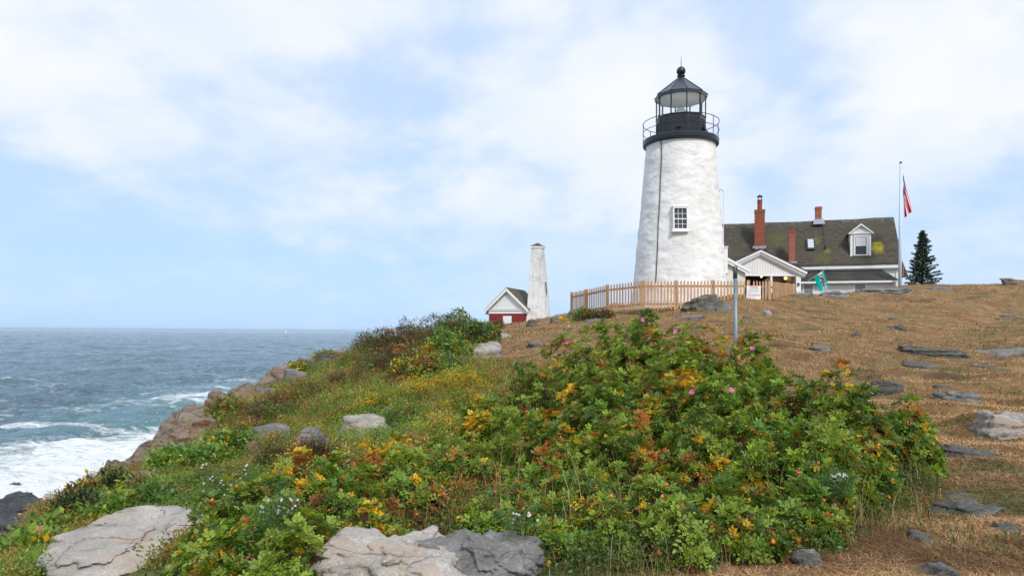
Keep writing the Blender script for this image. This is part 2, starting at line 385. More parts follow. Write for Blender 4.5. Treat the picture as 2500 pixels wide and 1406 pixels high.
def samp(T, x, y, Lm):
    n = T.shape[0]; u = (x / Lm * n) % n; v = (y / Lm * n) % n; i = u.astype(int) % n; j = v.astype(int) % n; a = u - np.floor(u); b = v - np.floor(v); i1 = (i + 1) % n; j1 = (j + 1) % n
    return (T[j, i] * (1 - a) + T[j, i1] * a) * (1 - b) + (T[j1, i] * (1 - a) + T[j1, i1] * a) * b
az = np.concatenate([np.linspace(-180, -44, 60)[:-1], np.linspace(-44, 6, 760), np.linspace(6, 180, 70)[1:]])
rr = [6.0]
while rr[-1] < 60000: rr.append(rr[-1] * (1.0062 if 25 < rr[-1] < 3500 else 1.03))
rr = np.array(rr); AZ, RR = np.meshgrid(np.radians(az), rr)
SX = RR * np.sin(AZ); SY = RR * np.cos(AZ)
T1 = ocean_tile(512, 171.0, 0.35, 3, 1.2, 60); T2 = ocean_tile(512, 67.0, 0.9, 5, 0.5, 12); T3 = ocean_tile(256, 900.0, 0.2, 8, 9, 300)
f1 = 1 - sst(1500, 4500, RR); f2 = 1 - sst(120, 420, RR); f3 = 1 - sst(9000, 30000, RR)
cr_, sr_ = math.cos(.5), math.sin(.5); X2 = SX * cr_ - SY * sr_; Y2 = SX * sr_ + SY * cr_
h1 = samp(T1[0], SX, SY, 171.); SZ = 0.30 * h1 * f1 + 0.11 * samp(T2[0], X2, Y2, 67.) * f2 + 0.30 * samp(T3[0], SX, SY, 900.) * f3
crest = h1 + 0.4 * samp(T2[0], X2, Y2, 67.)
DX = 0.28 * samp(T1[1], SX, SY, 171.) * f1; DY = 0.28 * samp(T1[2], SX, SY, 171.) * f1
def pl_dist(X, Y, pts):
    best = np.full(X.shape, 1e9); pts = np.array(pts, float)
    for a, b in zip(pts[:-1], pts[1:]):
        e = b - a; tt = np.clip(((X - a[0]) * e[0] + (Y - a[1]) * e[1]) / (e @ e), 0, 1); best = np.minimum(best, np.hypot(X - a[0] - tt * e[0], Y - a[1] - tt * e[1]))
    return best
Pn = np.stack([SX.ravel(), SY.ravel()], 1)
nz = fbm(Pn * 0.09, 4, 61).reshape(SX.shape); nz2 = fbm(Pn * np.array([0.05, 0.16]), 5, 63, 0.6).reshape(SX.shape)
dsh = pl_dist(SX, SY, [(-24, 20), (-26, 38), (-30, 50), (-31, 60), (-31, 66)]) + 6 * nz
dgen = pl_dist(SX, SY, [(-26, 38), (-30, 60), (-36, 90), (-42, 120)])
surf = 1 - sst(3.5, 10.5, dsh)
streak = sst(0.05, 0.5, nz2 + 0.10 * h1) * (1 - sst(10, 50, dgen)) * 0.62
caps = sst(2.5, 3.2, crest) * 0.5 * (1 - sst(200, 700, RR))
foam = np.clip(np.maximum(np.maximum(surf, streak), caps), 0, 1)
teal = (1 - sst(6, 26, dgen + 8 * nz)) 
SZ = SZ + 0.25 * surf * (fbm(Pn * 0.5, 4, 67).reshape(SX.shape)) + 0.5 * np.exp(-((dsh - 10.5) / 2.0) ** 2)
na, nr = len(az), len(rr); idx = np.arange(na * nr).reshape(nr, na)
quads = np.stack([idx[:-1, :-1], idx[1:, :-1], idx[1:, 1:], idx[:-1, 1:]], -1).reshape(-1, 4)
V = np.stack([(SX + DX).ravel(), (SY + DY).ravel(), SZ.ravel()], 1)
t = MT('sea_water', 0.12, 0.5); wc = t.coord('World')
t.b.inputs['IOR'].default_value = 1.333
fo = t.attr('foam', 'Fac'); te = t.attr('teal', 'Fac')
fn = t.noise(t.coord('World', (1, 1.3, 1)), 0.9, 9, 0.68, 0.4); fn2 = t.noise(wc, 5.0, 5, 0.65)
lace = t.math('ADD', t.math('MULTIPLY', fn, 0.75), t.math('MULTIPLY', fn2, 0.25))
fm = t.rng(t.math('SUBTRACT', fo, t.rng(lace, 0.36, 0.66, 0.0, 1.0)), -0.30, 0.40)
fm = t.math('MAXIMUM', fm, 0.0, True)
wcol = t.mix(te, (0.018, 0.068, 0.098), (0.075, 0.20, 0.215))
streaks = t.noise(t.coord('World', (0.03, 0.12, 1)), 1.0, 6, 0.6)
wcol = t.mix(t.rng(streaks, 0.35, 0.65, 0, .6), wcol, (0.038, 0.115, 0.15))
t.color(t.mix(fm, wcol, (0.86, 0.90, 0.90))); t.rough(t.rng(fm, 0, 1, 0.10, 0.8))
b1 = t.noise(t.coord('World', (1, 2.0, 1)), 1.6, 8, 0.65); b2 = t.noise(t.coord('World', (0.12, 0.3, 1)), 1.0, 6, 0.6)
t.bump(t.math('ADD', t.math('MULTIPLY', b1, 0.6), t.math('ADD', t.math('MULTIPLY', b2, 1.8), t.math('MULTIPLY', t.math('MULTIPLY', fn, fm), .5))), 1.0, 0.55)
o = np_mesh('sea', V, [quads], t.m, col={'foam': foam.ravel(), 'teal': teal.ravel()}, smooth=True); tag(o, kind='structure')
del SX, SY, SZ, DX, DY, nz, nz2, h1, crest, Pn
# ================================================================ materials of buildings
def simple(name, base, rough=0.6, spec=0.4, metal=0.0, var=0.0, scale=3.0, bump=0.0, bscale=30, dist=0.01):
    t = MT(name, rough, spec, base, metal)
    if var: 
        n = t.noise(t.coord('Object'), scale, 6, 0.65)
        t.color(t.ramp(n, [(0.3, tuple(c * (1 - var) for c in base)), (0.7, tuple(min(1, c * (1 + var * 0.5)) for c in base))]))
    if bump: t.bump(t.noise(t.coord('Object'), bscale, 4), bump, dist)
    return t.m
def whitewash():
    t = MT('whitewashed_stone', 0.75, 0.25); o = t.coord('Object', (1, 1, 1.9)); 
    v = t.vor(o, 1.5, 'SMOOTH_F1'); n = t.noise(t.coord('Object'), 3.2, 8, 0.6, 0.3); f = t.noise(t.coord('Object'), 22, 5, 0.6)
    big = t.noise(t.coord('Object', (1, 1, .5)), 1.1, 6, 0.6)
    c = t.ramp(big, [(0.3, (0.70, 0.695, 0.665)), (0.5, (0.80, 0.795, 0.77)), (0.7, (0.86, 0.855, 0.84))])
    c = t.mix(t.rng(t.noise(t.coord('Object', (2, 2, .35)), 2.2, 8, .7), 0.56, 0.72, 0, .35), c, (0.52, 0.50, 0.45))
    c = t.mix(t.rng(f, 0.6, 0.8, 0, .25), c, (0.55, 0.53, 0.5))
    t.color(c); t.bump(t.math('ADD', t.math('MULTIPLY', v, 0.8), t.math('ADD', n, t.math('MULTIPLY', f, 0.2))), 0.62, 0.10); return t.m
M_WASH = whitewash()
M_BLACK = simple('black_painted_iron', (0.016, 0.019, 0.023), 0.32, 0.5, 0, 0.5, 4)
M_BLACKROOF = simple('weathered_dark_copper', (0.05, 0.062, 0.078), 0.33, 0.5, 0.2, 0.35, 3)
M_LINER = simple('pale_grey_lining', (0.80, 0.81, 0.78), 0.7)
M_WHITE = simple('white_paint', (0.79, 0.79, 0.775), 0.5, 0.35, 0, 0.07, 2.5)
M_TRIM = simple('white_trim_paint', (0.82, 0.82, 0.81), 0.45, 0.4, 0, 0.05, 5)
M_CREAM = simple('cream_stucco', (0.74, 0.72, 0.66), 0.8, 0.2, 0, 0.12, 1.5, 0.4, 18, 0.02)
M_BLUEPAINT = simple('pale_blue_white_paint', (0.55, 0.66, 0.76), 0.4, 0.4)
def glass(name, base, rough=0.08):
    return MT(name, rough, 0.6, base).m
M_PANE = glass('dark_window_glass', (0.03, 0.036, 0.04), 0.25); M_PANE2 = glass('grey_window_glass', (0.20, 0.25, 0.27), 0.15)
def clear_glass():
    t = MT('clear_lantern_glass'); g = t.n('ShaderNodeBsdfGlossy'); g.inputs['Roughness'].default_value = 0.03; tr = t.n('ShaderNodeBsdfTransparent')
    tr.inputs[0].default_value = (0.96, 0.99, 1.0, 1); m = t.n('ShaderNodeMixShader'); m.inputs[0].default_value = 0.06
    t.L.new(tr.outputs[0], m.inputs[1]); t.L.new(g.outputs[0], m.inputs[2]); t.L.new(m.outputs[0], t.out.inputs[0]); return t.m
M_CLEAR = clear_glass()
def lens_glass():
    t = MT('ribbed_lens_glass', 0.1, 0.7, (0.55, 0.68, 0.62)); g = t.n('ShaderNodeBsdfTransparent'); g.inputs[0].default_value = (0.75, 0.88, 0.82, 1)
    m = t.n('ShaderNodeMixShader'); m.inputs[0].default_value = 0.55; t.L.new(g.outputs[0], m.inputs[1]); t.L.new(t.b.outputs[0], m.inputs[2]); t.L.new(m.outputs[0], t.out.inputs[0]); return t.m
M_LENS = lens_glass()
def brick(name, c1, c2, mortar, moss=0.0, bw=0.2, bh=0.07):
    t = MT(name, 0.85, 0.2); g = t.n('ShaderNodeTexCoord').outputs['Object']; s = t.n('ShaderNodeSeparateXYZ'); t.L.new(g, s.inputs[0])
    cb = t.n('ShaderNodeCombineXYZ'); t.L.new(t.math('ADD', s.outputs[0], s.outputs[1]), cb.inputs[0]); t.L.new(s.outputs[2], cb.inputs[1])
    b = t.n('ShaderNodeTexBrick'); t.L.new(cb.outputs[0], b.inputs[0]); b.inputs['Scale'].default_value = 1.0
    b.inputs['Brick Width'].default_value = bw; b.inputs['Row Height'].default_value = bh; b.inputs['Mortar Size'].default_value = 0.006
    t.put(b.inputs['Color1'], c1); t.put(b.inputs['Color2'], c2); t.put(b.inputs['Mortar'], mortar)
    c = b.outputs[0]
    if moss:
        mk = t.math('MULTIPLY', t.rng(s.outputs[2], moss - 0.55, moss, 0, 1), t.rng(t.noise(g, 4, 5), 0.3, 0.6, .3, 1)); c = t.mix(t.math('MULTIPLY', mk, 0.85, True), c, (0.16, 0.13, 0.035))
    c = t.mix(t.rng(t.noise(g, 2.5, 6, .7), .5, .75, 0, .5), c, (0.10, 0.05, 0.04))
    t.color(c); t.bump(b.outputs['Fac'], -0.4, 0.01); return t.m
M_BRICK = brick('aged_red_brick', (0.36, 0.10, 0.05), (0.28, 0.07, 0.038), (0.36, 0.26, 0.21))
M_BRICKMOSS = brick('lichen_topped_brick', (0.31, 0.085, 0.045), (0.25, 0.065, 0.035), (0.28, 0.14, 0.10), moss=2.7)
M_BRICKSPOT = brick('brick_with_pale_mortar', (0.33, 0.075, 0.045), (0.27, 0.065, 0.038), (0.50, 0.32, 0.28))
M_REDBRICK = brick('painted_red_brick', (0.26, 0.035, 0.032), (0.22, 0.03, 0.028), (0.20, 0.03, 0.028))
M_CLAY = simple('terracotta', (0.32, 0.07, 0.045), 0.7, 0.2, 0, 0.25, 6)
M_LEAD = simple('lead_flashing', (0.38, 0.43, 0.48), 0.4, 0.5, 0.4, 0.3, 12)
def shingles(name, base, moss=None, light=False):
    t = MT(name, 0.9, 0.2); g = t.n('ShaderNodeTexCoord').outputs['Object']; s = t.n('ShaderNodeSeparateXYZ'); t.L.new(g, s.inputs[0])
    cb = t.n('ShaderNodeCombineXYZ'); t.L.new(s.outputs[0], cb.inputs[0]); t.L.new(t.math('MULTIPLY', s.outputs[2], 1.28), cb.inputs[1])
    b = t.n('ShaderNodeTexBrick'); t.L.new(cb.outputs[0], b.inputs[0]); b.inputs['Scale'].default_value = 1.0
    b.inputs['Brick Width'].default_value = 0.30; b.inputs['Row Height'].default_value = 0.14; b.inputs['Mortar Size'].default_value = 0.012; b.inputs['Mortar Smooth'].default_value = 0.4
    t.put(b.inputs['Color1'], tuple(q * 0.75 for q in base)); t.put(b.inputs['Color2'], tuple(q * 1.3 for q in base)); t.put(b.inputs['Mortar'], tuple(q * 0.45 for q in base))
    c = t.mix(t.rng(t.noise(g, 0.8, 7, 0.65), 0.4, 0.65, 0, .6), b.outputs[0], (0.085, 0.07, 0.055))
    c = t.mix(t.rng(t.noise(t.coord('Object', loc=(5, 5, 5)), 1.3, 7, 0.7), 0.52, 0.72, 0, .65), c, (0.06, 0.075, 0.028))
    c = t.mix(t.rng(t.noise(t.coord('Object', (6, 6, .6)), 1.5, 5, 0.7), 0.58, 0.75, 0, .35), c, (0.15, 0.145, 0.125))
    if moss: c = t.mix(t.math('MULTIPLY', t.rng(s.outputs[2], 7.35, 7.6, 0, .8), t.rng(t.noise(t.coord('Object', (2, 1, 9)), 3.0, 4, .7), .56, .6), True), c, (.30, .30, .27))
    for (x, z, r, amt, mc) in (moss or []):
        dx_ = t.math('POWER', t.math('DIVIDE', t.math('SUBTRACT', s.outputs[0], x), r[0]), 2.0); dz_ = t.math('POWER', t.math('DIVIDE', t.math('SUBTRACT', s.outputs[2], z), r[1]), 2.0)
        d = t.math('ADD', t.math('ADD', dx_, dz_), t.math('MULTIPLY', t.math('SUBTRACT', t.noise(g, 2.6, 7, .8), 0.5), 7.0))
        c = t.mix(t.rng(d, -0.3, 1.5, amt, 0.0), c, mc)
    t.color(c); t.bump(b.outputs['Fac'], -0.7, 0.03); return t.m
def picketwood():
    t = MT('fresh_cedar_pickets', 0.7, 0.25); g = t.n('ShaderNodeTexCoord').outputs['Object']
    a = t.noise(t.coord('Object', (7, 7, 0.6)), 1.0, 4, 0.6); f = t.noise(t.coord('Object', (20, 20, 1.5)), 1.5, 4, 0.6)
    c = t.ramp(a, [(0.3, (0.40, 0.215, 0.10)), (0.5, (0.52, 0.32, 0.17)), (0.72, (0.62, 0.43, 0.26))]); c = t.mix(t.rng(f, .55, .75, 0, .4), c, (0.27, 0.135, 0.06))
    t.color(c); return t.m
M_PICK = picketwood()
M_RAIL = simple('cedar_rails', (0.36, 0.19, 0.09), 0.75, 0.2, 0, 0.3, 5)
M_GALV = simple('galvanised_pipe', (0.20, 0.25, 0.28), 0.42, 0.5, 0.35, 0.25, 14)
M_DKMETAL = simple('dark_pipe_cap', (0.04, 0.05, 0.058), 0.45, 0.5, 0.2, 0.3, 20)
M_DARKROOM = simple('near_black_entry', (0.035, 0.028, 0.024), 0.9)
M_GREYWALL = simple('grey_porch_board', (0.42, 0.41, 0.38), 0.7)

# ================================================================ lighthouse
TX = at(1659, 690, 35)
LX, LY = TX.x, 35.0
lh = thing('lighthouse', 'white conical stone lighthouse with black iron lantern', 'lighthouse', (LX, LY, EYE))
nA, nZ = 220, 190; z0, z1 = -0.4, 9.62
ang = np.linspace(0, 2 * PI, nA, endpoint=False); zz = np.linspace(z0, z1, nZ)
AA, ZZ = np.meshgrid(ang, zz)
rad = np.interp(ZZ, [z0, 1.2, 2.6, 9.7], [2.50, 2.40, 2.27, 1.66])
Pc = np.stack([np.cos(AA).ravel() * 2, np.sin(AA).ravel() * 2, ZZ.ravel()], 1)
dsp = 0.030 * fbm(Pc * np.array([0.9, .9, 2.2]), 3, 3) + 0.018 * fbm(Pc * np.array([2.4, 2.4, 4.5]), 3, 8) + 0.02 * fbm(Pc * .5, 2, 81)
_da = np.minimum(np.abs(AA - 1.5 * PI), 9); _q = (1 - sst(.17, .30, _da)) * sst(2.9, 3.15, ZZ) * (1 - sst(4.5, 4.75, ZZ))
rad = rad + dsp.reshape(rad.shape) * (1 - _q) - .02 * _q
V = np.stack([(rad * np.cos(AA)).ravel(), (rad * np.sin(AA)).ravel(), ZZ.ravel()], 1)
idx = np.arange(nA * nZ).reshape(nZ, nA); nxt = np.roll(idx, -1, 1)
np_mesh('stone_tower', V, [np.stack([idx[:-1], nxt[:-1], nxt[1:], idx[1:]], -1).reshape(-1, 4)], M_WASH, lh, smooth=True)
MB().lathe([(2.62, -1.2), (2.62, 0.05), (2.66, 0.05), (2.66, 0.22), (2.5, 0.24)], 64).build('foundation', M_WHITE, lh)
def tr(z): return float(np.interp(z, [z0, 1.2, 2.6, 9.7], [2.50, 2.40, 2.27, 1.66]))
# conductor line running down the wall
pts = []
for py, px in ((338, 1612), (350, 1614), (362, 1615.5), (380, 1615.2), (430, 1613), (480, 1611), (520, 1609), (545, 1607), (600, 1605.5), (650, 1603), (690, 1601)):
    Yg = 33.2
    for _ in range(6):
        p = at(px, py, Yg); r = tr(p.z - EYE) + 0.035; xo = p.x - LX; Yg = 35 - math.sqrt(max(r * r - xo * xo, 0.01))
    pts.append((p.x - LX, p.y - 35, p.z - EYE))
MB().tube(pts, 0.022, 6).build('conductor_cable', simple('weathered_cable', (0.10, 0.085, 0.06), 0.8, 0.2, 0, 0.6, 9), lh)
# gallery deck and lantern
MB().lathe([(1.66, 9.30), (1.85, 9.36), (1.865, 9.40), (1.875, 9.60), (1.84, 9.64), (1.10, 9.66)], 72).build('gallery_deck', M_BLACK, lh, smooth=False)
ph10 = -PI / 2       # a corner faces the camera
def ngon(r, n=10): return [(r * math.cos(ph10 + 2 * PI * k / n), r * math.sin(ph10 + 2 * PI * k / n)) for k in range(n)]
m = MB().lathe([(1.25, 9.63), (1.25, 9.72), (1.225, 9.73), (1.225, 10.66), (1.25, 10.68), (1.25, 10.73), (1.1, 10.74)], 10, ph=ph10)
dr = m.build('lantern_base', M_BLACK, lh)
arch = MB(); c10 = ngon(1.225)
for k in range(10):
    a = Vector((*c10[k], 0)); b = Vector((*c10[(k + 1) % 10], 0)); e = (b - a); nn = Vector((e.y, -e.x, 0)).normalized()
    for q in (0.28, 0.72):
        c = a + e * q; u = e.normalized(); P = []
        for s_, zt in ((-.10, 9.80), (-.10, 10.42)): P.append(c + u * s_ + nn * 0.012 + Vector((0, 0, zt)))
        for j in range(1, 8): th = PI - PI * j / 8; P.append(c + u * .10 * math.cos(th) + nn * 0.012 + Vector((0, 0, 10.42 + .10 * math.sin(th))))
        for zt in (10.42, 9.80): P.append(c + u * .10 + nn * 0.012 + Vector((0, 0, zt)))
        arch.tube(P, 0.014, 5)
arch.build('arched_panel_moulding', M_BLACKROOF, dr)
for k, q in ((9, .5), (1, .5), (2, .3)):
    a = Vector((*c10[k], 0)); b = Vector((*c10[(k + 1) % 10], 0)); e = b - a; nn = Vector((e.y, -e.x, 0)).normalized(); c = a + e * q + nn * 0.07
    MB().bar(c + Vector((0, 0, 9.98)), c + Vector((0, 0, 10.10)), 0.2, 0.14, nn).build('vent_hood', M_BLACK, dr)
gl = MB(); co = ngon(1.205)
for k in range(10):
    x, y = co[k]; MB().bar((x, y, 10.72), (x, y, 11.76), 0.055, 0.055, (-y, x, 0)).build('glazing_bar', M_BLACK, lh)
    x2, y2 = co[(k + 1) % 10]; gl.add([(x * .985, y * .985, 10.72), (x2 * .985, y2 * .985, 10.72), (x2 * .985, y2 * .985, 11.76), (x * .985, y * .985, 11.76)], [(0, 1, 2, 3)])
gl.build('lantern_glass', M_CLEAR, lh)
rf = MB().lathe([(1.27, 11.70), (1.285, 11.69), (1.30, 11.81), (1.315, 11.84), (0.30, 12.66), (0.24, 12.72)], 10, ph=ph10).build('lantern_roof', M_BLACKROOF, lh)
MB().lathe([(1.20, 11.685), (1.17, 11.69), (0.9, 11.86), (0.2, 12.2)], 40).build('ceiling', M_LINER, rf)
rb = MB()
for (x, y) in ngon(1.335): rb.tube([(x, y, 11.84), (x * .2, y * .2, 12.70)], 0.018, 5)
rb.build('roof_seam', M_BLACKROOF, rf)
MB().lathe([(0.30, 12.64), (0.27, 12.72), (0.18, 12.76), (0.15, 12.82), (0.15, 12.85), (0.20, 12.86), (0.20, 12.90), (0.13, 12.92), (0.11, 12.95)], 24).build('vent_neck', M_BLACK, rf, True)
MB().lathe([(0.225 * math.sin(t_ * PI / 14) + .001, 13.13 - 0.225 * math.cos(t_ * PI / 14)) for t_ in range(15)], 28).build('vent_ball', M_BLACK, rf, True)
MB().tube([(0, 0, 13.34), (0, 0, 13.45), (0, 0, 13.9)], [0.03, 0.018, 0.006], 6).build('lightning_rod', M_BLACK, rf)
MB().lathe([(1.10, 10.772), (1.10, 10.785), (.31, 10.787)], 10, ph=ph10).build('bounce_disc', M_TRIM, lh)  # added white disc at sill height, bounces light up onto the ceiling
lens = MB(); prof = [(0.10, 10.76)]
for i in range(14):
    z = 10.80 + i * 0.042; r = 0.30 * math.sin(min(1, (i + 2) / 6) * PI / 2) * (1 - max(0, i - 6) / 13); prof += [(r, z), (r - 0.035, z + 0.03)]
prof += [(0.06, 11.42)]; lens.lathe(prof, 16); lens.build('fresnel_lens', M_LENS, lh)
MB().lathe([(0.2, 9.7), (0.2, 10.5), (0.3, 10.6), (0.3, 10.76)], 16).build('lens_pedestal', M_LINER, lh)
rl = thing('gallery_rail', None, None); rl.parent = lh
def ring(r, z, th, n=72): return [(r * math.cos(2 * PI * k / n), r * math.sin(2 * PI * k / n), z) for k in range(n)]
MB().tube(ring(1.86, 10.50, 0), 0.018, 6, True).build('top_rail', M_BLACK, rl)
MB().tube(ring(1.86, 10.06, 0), 0.015, 6, True).build('middle_rail', M_BLACK, rl)
for k in range(8):
    t_ = R(-90 + 42 + 45 * k); x, y = 1.86 * math.cos(t_), 1.86 * math.sin(t_)
    MB().tube([(x, y, 9.62), (x, y, 10.52)], 0.018, 6).build('rail_post', M_BLACK, rl)
# tower windows
def sash(parent, name, cx, cy, rz, zb, wd, ht, cols, rows, glassm, hood=True, depth=0.16, sill=0.1):
    """window of thickness `depth` whose face looks along local -y at angle rz"""
    o = bpy.data.objects.new(name, None); COL.objects.link(o); o.parent = parent; o.location = (cx, cy, zb); o.rotation_euler = (0, 0, rz)
    f = MB(); t_ = 0.055
    f.box(-wd / 2 - t_, -wd / 2, -0.03, depth, 0, ht); f.box(wd / 2, wd / 2 + t_, -0.03, depth, 0, ht); f.box(-wd / 2 - t_, wd / 2 + t_, -0.03, depth, ht, ht + t_)
    f.build('frame', M_TRIM, o)
    g = MB(); g.box(-wd / 2, wd / 2, 0.05, 0.06, 0, ht); g.build('pane', glassm, o)
    mt = MB()
    for i in range(1, cols): x = -wd / 2 + wd * i / cols; mt.box(x - .009, x + .009, 0.032, 0.048, 0, ht)
    for j in range(1, rows): z = ht * j / rows; q = .022 if j * 2 == rows else .009; mt.box(-wd / 2, wd / 2, 0.030, 0.046, z - q, z + q)
    mt.box(-wd / 2, wd / 2, .028, .05, 0, .04); mt.build('glazing_bars', M_TRIM, o)
    MB().box(-wd / 2 - t_ - .05, wd / 2 + t_ + .03, -0.05, depth, -sill, -0.004).build('sill', M_TRIM, o)
    if hood: MB().box(-wd / 2 - t_ - .04, wd / 2 + t_ + .03, -0.05, depth, ht + t_ + .004, ht + t_ + .06).build('hood', M_TRIM, o)
    return o
pw = at(1660.5, 560, 32.95); zb = pw.z - EYE
ow = sash(lh, 'window', pw.x - LX, -(tr(zb) + 0.075), 0.0, zb, 0.585, 1.0, 3, 4, M_PANE, True, 0.3, 0.13); ow.rotation_euler[0] = -0.085
a_ = R(74); zb = at(1762, 662, 34).z - EYE; rr_ = tr(zb + .3) + 0.06
sash(lh, 'window', rr_ * math.sin(a_), -rr_ * math.cos(a_), a_, zb, 0.6, 1.1, 3, 4, M_PANE2, True, 0.3, 0.1)

# ================================================================ oil house joined to the tower (cream gable end)
ol = at(1828, 662, 37.0); base = gz(ol.x - 1, 38) - EYE - .3
eh = thing('entry_shed', 'low cream stucco shed with white rake, against the right side of the tower', 'shed', (ol.x, 37.0, EYE))
ze = ol.z - EYE; apx = at(1745, 617, 37.0); za = apx.z - EYE; hx_ = apx.x - ol.x
wl = -0.13
MB().prism([(2 * hx_ + .2, base), (wl, base), (wl, ze - .05), (hx_, za - .17), (2 * hx_ + .2, ze - .05)], 0.15, 2.6).build('wall', M_CREAM, eh)
M_SH0 = shingles('shed_shingles', (0.05, 0.052, 0.045))
MB().hexa([(hx_, 0.0, za), (0.0, 0.0, ze), (0.0, 2.8, ze), (hx_, 2.8, za), (hx_, 0.0, za + .07), (0.03, 0.0, ze + .07), (0.03, 2.8, ze + .07), (hx_, 2.8, za + .07)]).build('roof', M_SH0, eh)
MB().prism([(hx_, za - .2), (0.0, ze - .2), (0.01, ze - .01), (hx_, za - .01)], -0.04, 0.0).prism([(hx_, za - .07), (0.03, ze - .07), (0.05, ze + .08), (hx_, za + .09)], -0.08, -0.04).build('rake_board', M_TRIM, eh)

# ================================================================ weather pole behind the tower
pb = at(1765, 700, 38.6); pt = at(1765, 470, 38.6)
wp = thing('weather_pole', 'thin white pole with a small curved arm, just right of the tower', 'pole', (pb.x, pb.y, EYE + 1.0))
MB().tube([(0, 0, 0), (0, 0, pt.z - EYE - 1.0)], 0.022, 6).build('pole', M_WHITE, wp)
zt = pt.z - EYE - 1.0
MB().tube([(0, 0, zt - .05), (0, 0, zt), (-.05, 0, zt + .09), (-.14, 0, zt + .15), (-.22, 0, zt + .16)], 0.013, 6).build('arm', M_DKMETAL, wp)
MB().lathe([(0.02, zt + .02), (0.03, zt + .05), (0.03, zt + .1), (0.01, zt + .16)], 8, c=(-.24, 0)).build('sensor', M_DKMETAL, wp)

# ================================================================ keeper's house
HR = R(18); hc, hs = math.cos(HR), math.sin(HR)
rp = at(2182, 530, 46.0); HX, HY = rp.x, rp.y; ZR = rp.z - EYE
house = thing('keepers_house', 'long white clapboard house with dark shingle roof and red chimneys', 'house', (HX, HY, EYE), -HR)
def facade(px, py, yl):
    """local x, z of the house's vertical plane y = yl seen at a pixel"""
    a, b = ray(px, py)
    # point a*Y, Y ; local y = (X-HX)*hs + (Y-HY)*hc
    Y = (yl + HX * hs + HY * hc) / (a * hs + hc); X = a * Y
    return (X - HX) * hc - (Y - HY) * hs, b * Y
ZE = facade(2195, 641, -2.6)[1]; SL = (ZR - ZE) / 2.6; XL = -13.6
def roofz(y): return ZR + SL * y if y < 0 else ZR - SL * y
def clap(mb, x0, x1, z0, z1, y, course=0.115, lip=0.014):
    """clapboards on a wall facing -y"""
    n = max(1, int(round((z1 - z0) / course))); h = (z1 - z0) / n
    for i in range(n):
        a = z0 + i * h; mb.add([(x0, y - lip, a), (x1, y - lip, a), (x1, y - .001, a + h), (x0, y - .001, a + h), (x0, y, a), (x1, y, a)], [(0, 1, 2, 3), (4, 5, 1, 0)])
wallm = MB(); wallm.box(XL, -0.28, -2.3, 2.3, -9 + 0, ZE - .02) if False else None
wallm.prism([(XL + .3, -0.9 + 0.0), (-0.3, -0.9), (-0.3, ZE), (XL + .3, ZE)], -2.3, 2.3)
clap(wallm, XL + .3, -0.3, 0.2, ZE - .02, -2.302)
wl_ = wallm.build('wall', M_WHITE, house)
gb = MB().add([(-0.3, -2.3, ZE), (-0.3, 2.3, ZE), (-0.3, 0, ZR - .15)], [(0, 1, 2)]); gb.build('gable_wall', M_WHITE, house)
rx, rz_ = facade(2146, 600, -2.0)
lx1, lz1 = facade(1900, 583, -1.5); lx2, lz2 = facade(2022, 612, -2.1); lx3, lz3 = facade(1997, 585, -1.7); lx4, lz4 = facade(2010, 632, -2.3); lx5, lz5 = facade(2140, 585, -1.9)
YM = (0.20, 0.19, 0.02); GM = (0.10, 0.12, 0.03)
M_ROOF = shingles('dark_weathered_shingles', (0.078, 0.072, 0.056), [(lx1, lz1, (.8, .55), .55, GM), (lx2, lz2, (.22, .2), .8, YM), (lx3, lz3, (.2, .3), .6, YM), (lx4, lz4, (.5, .35), .6, GM), (lx5 + .1, lz5, (.38, .55), .9, (0.035, 0.035, 0.03)), (rx, rz_ - .1, (.38, .42), .95, (0.30, 0.26, 0.015))])  # the near-black entry only darkens the shingles right of the dormer
rm = MB(); th = 0.10
for sgn in (-1, 1):
    n_ = 12; vsx = []
    for i in range(n_ + 1):
        x = XL + (0 - XL) * i / n_; sag = -0.05 * math.sin(PI * i / n_) - 0.02 * math.sin(i * 2.1)
        vsx += [(x, 0, ZR + sag), (x, 2.62 * sgn, ZE + sag * .4), (x, 0, ZR + sag - th), (x, 2.62 * sgn, ZE + sag * .4 - th)]
    fs = []
    for i in range(n_):
        a = i * 4; b = a + 4; q = [(a, a + 1, b + 1, b), (a + 2, b + 2, b + 3, a + 3), (a + 1, a + 3, b + 3, b + 1)]; fs += q if sgn < 0 else [f[::-1] for f in q]
    fs += [(0, 2, 3, 1), (n_ * 4, n_ * 4 + 1, n_ * 4 + 3, n_ * 4 + 2)]
    rm.add(vsx, fs)
roof = rm.build('roof', M_ROOF, house)
MB().box(XL, -0.02, -2.58, -2.42, ZE - .32, ZE - .11).box(XL + .2, -0.22, -2.42, -2.32, ZE - .40, ZE - .12).build('eave_board', M_TRIM, house)
MB().box(-0.30, -0.16, -2.36, -2.24, 0.0, ZE - .42).build('corner_board', M_TRIM, house)
rk_ = MB()
for sgn in (-1, 1):
    rk_.add([(-.02, 0, ZR - .11), (-.02, 2.6 * sgn, ZE - .11), (-.02, 2.6 * sgn, ZE - .27), (-.02, 0, ZR - .30), (-.08, 0, ZR - .11), (-.08, 2.6 * sgn, ZE - .11), (-.08, 2.6 * sgn, ZE - .27), (-.08, 0, ZR - .30)], [(0, 1, 2, 3), (7, 6, 5, 4), (3, 2, 6, 7)])
rk_.build('rake_board', M_TRIM, house)
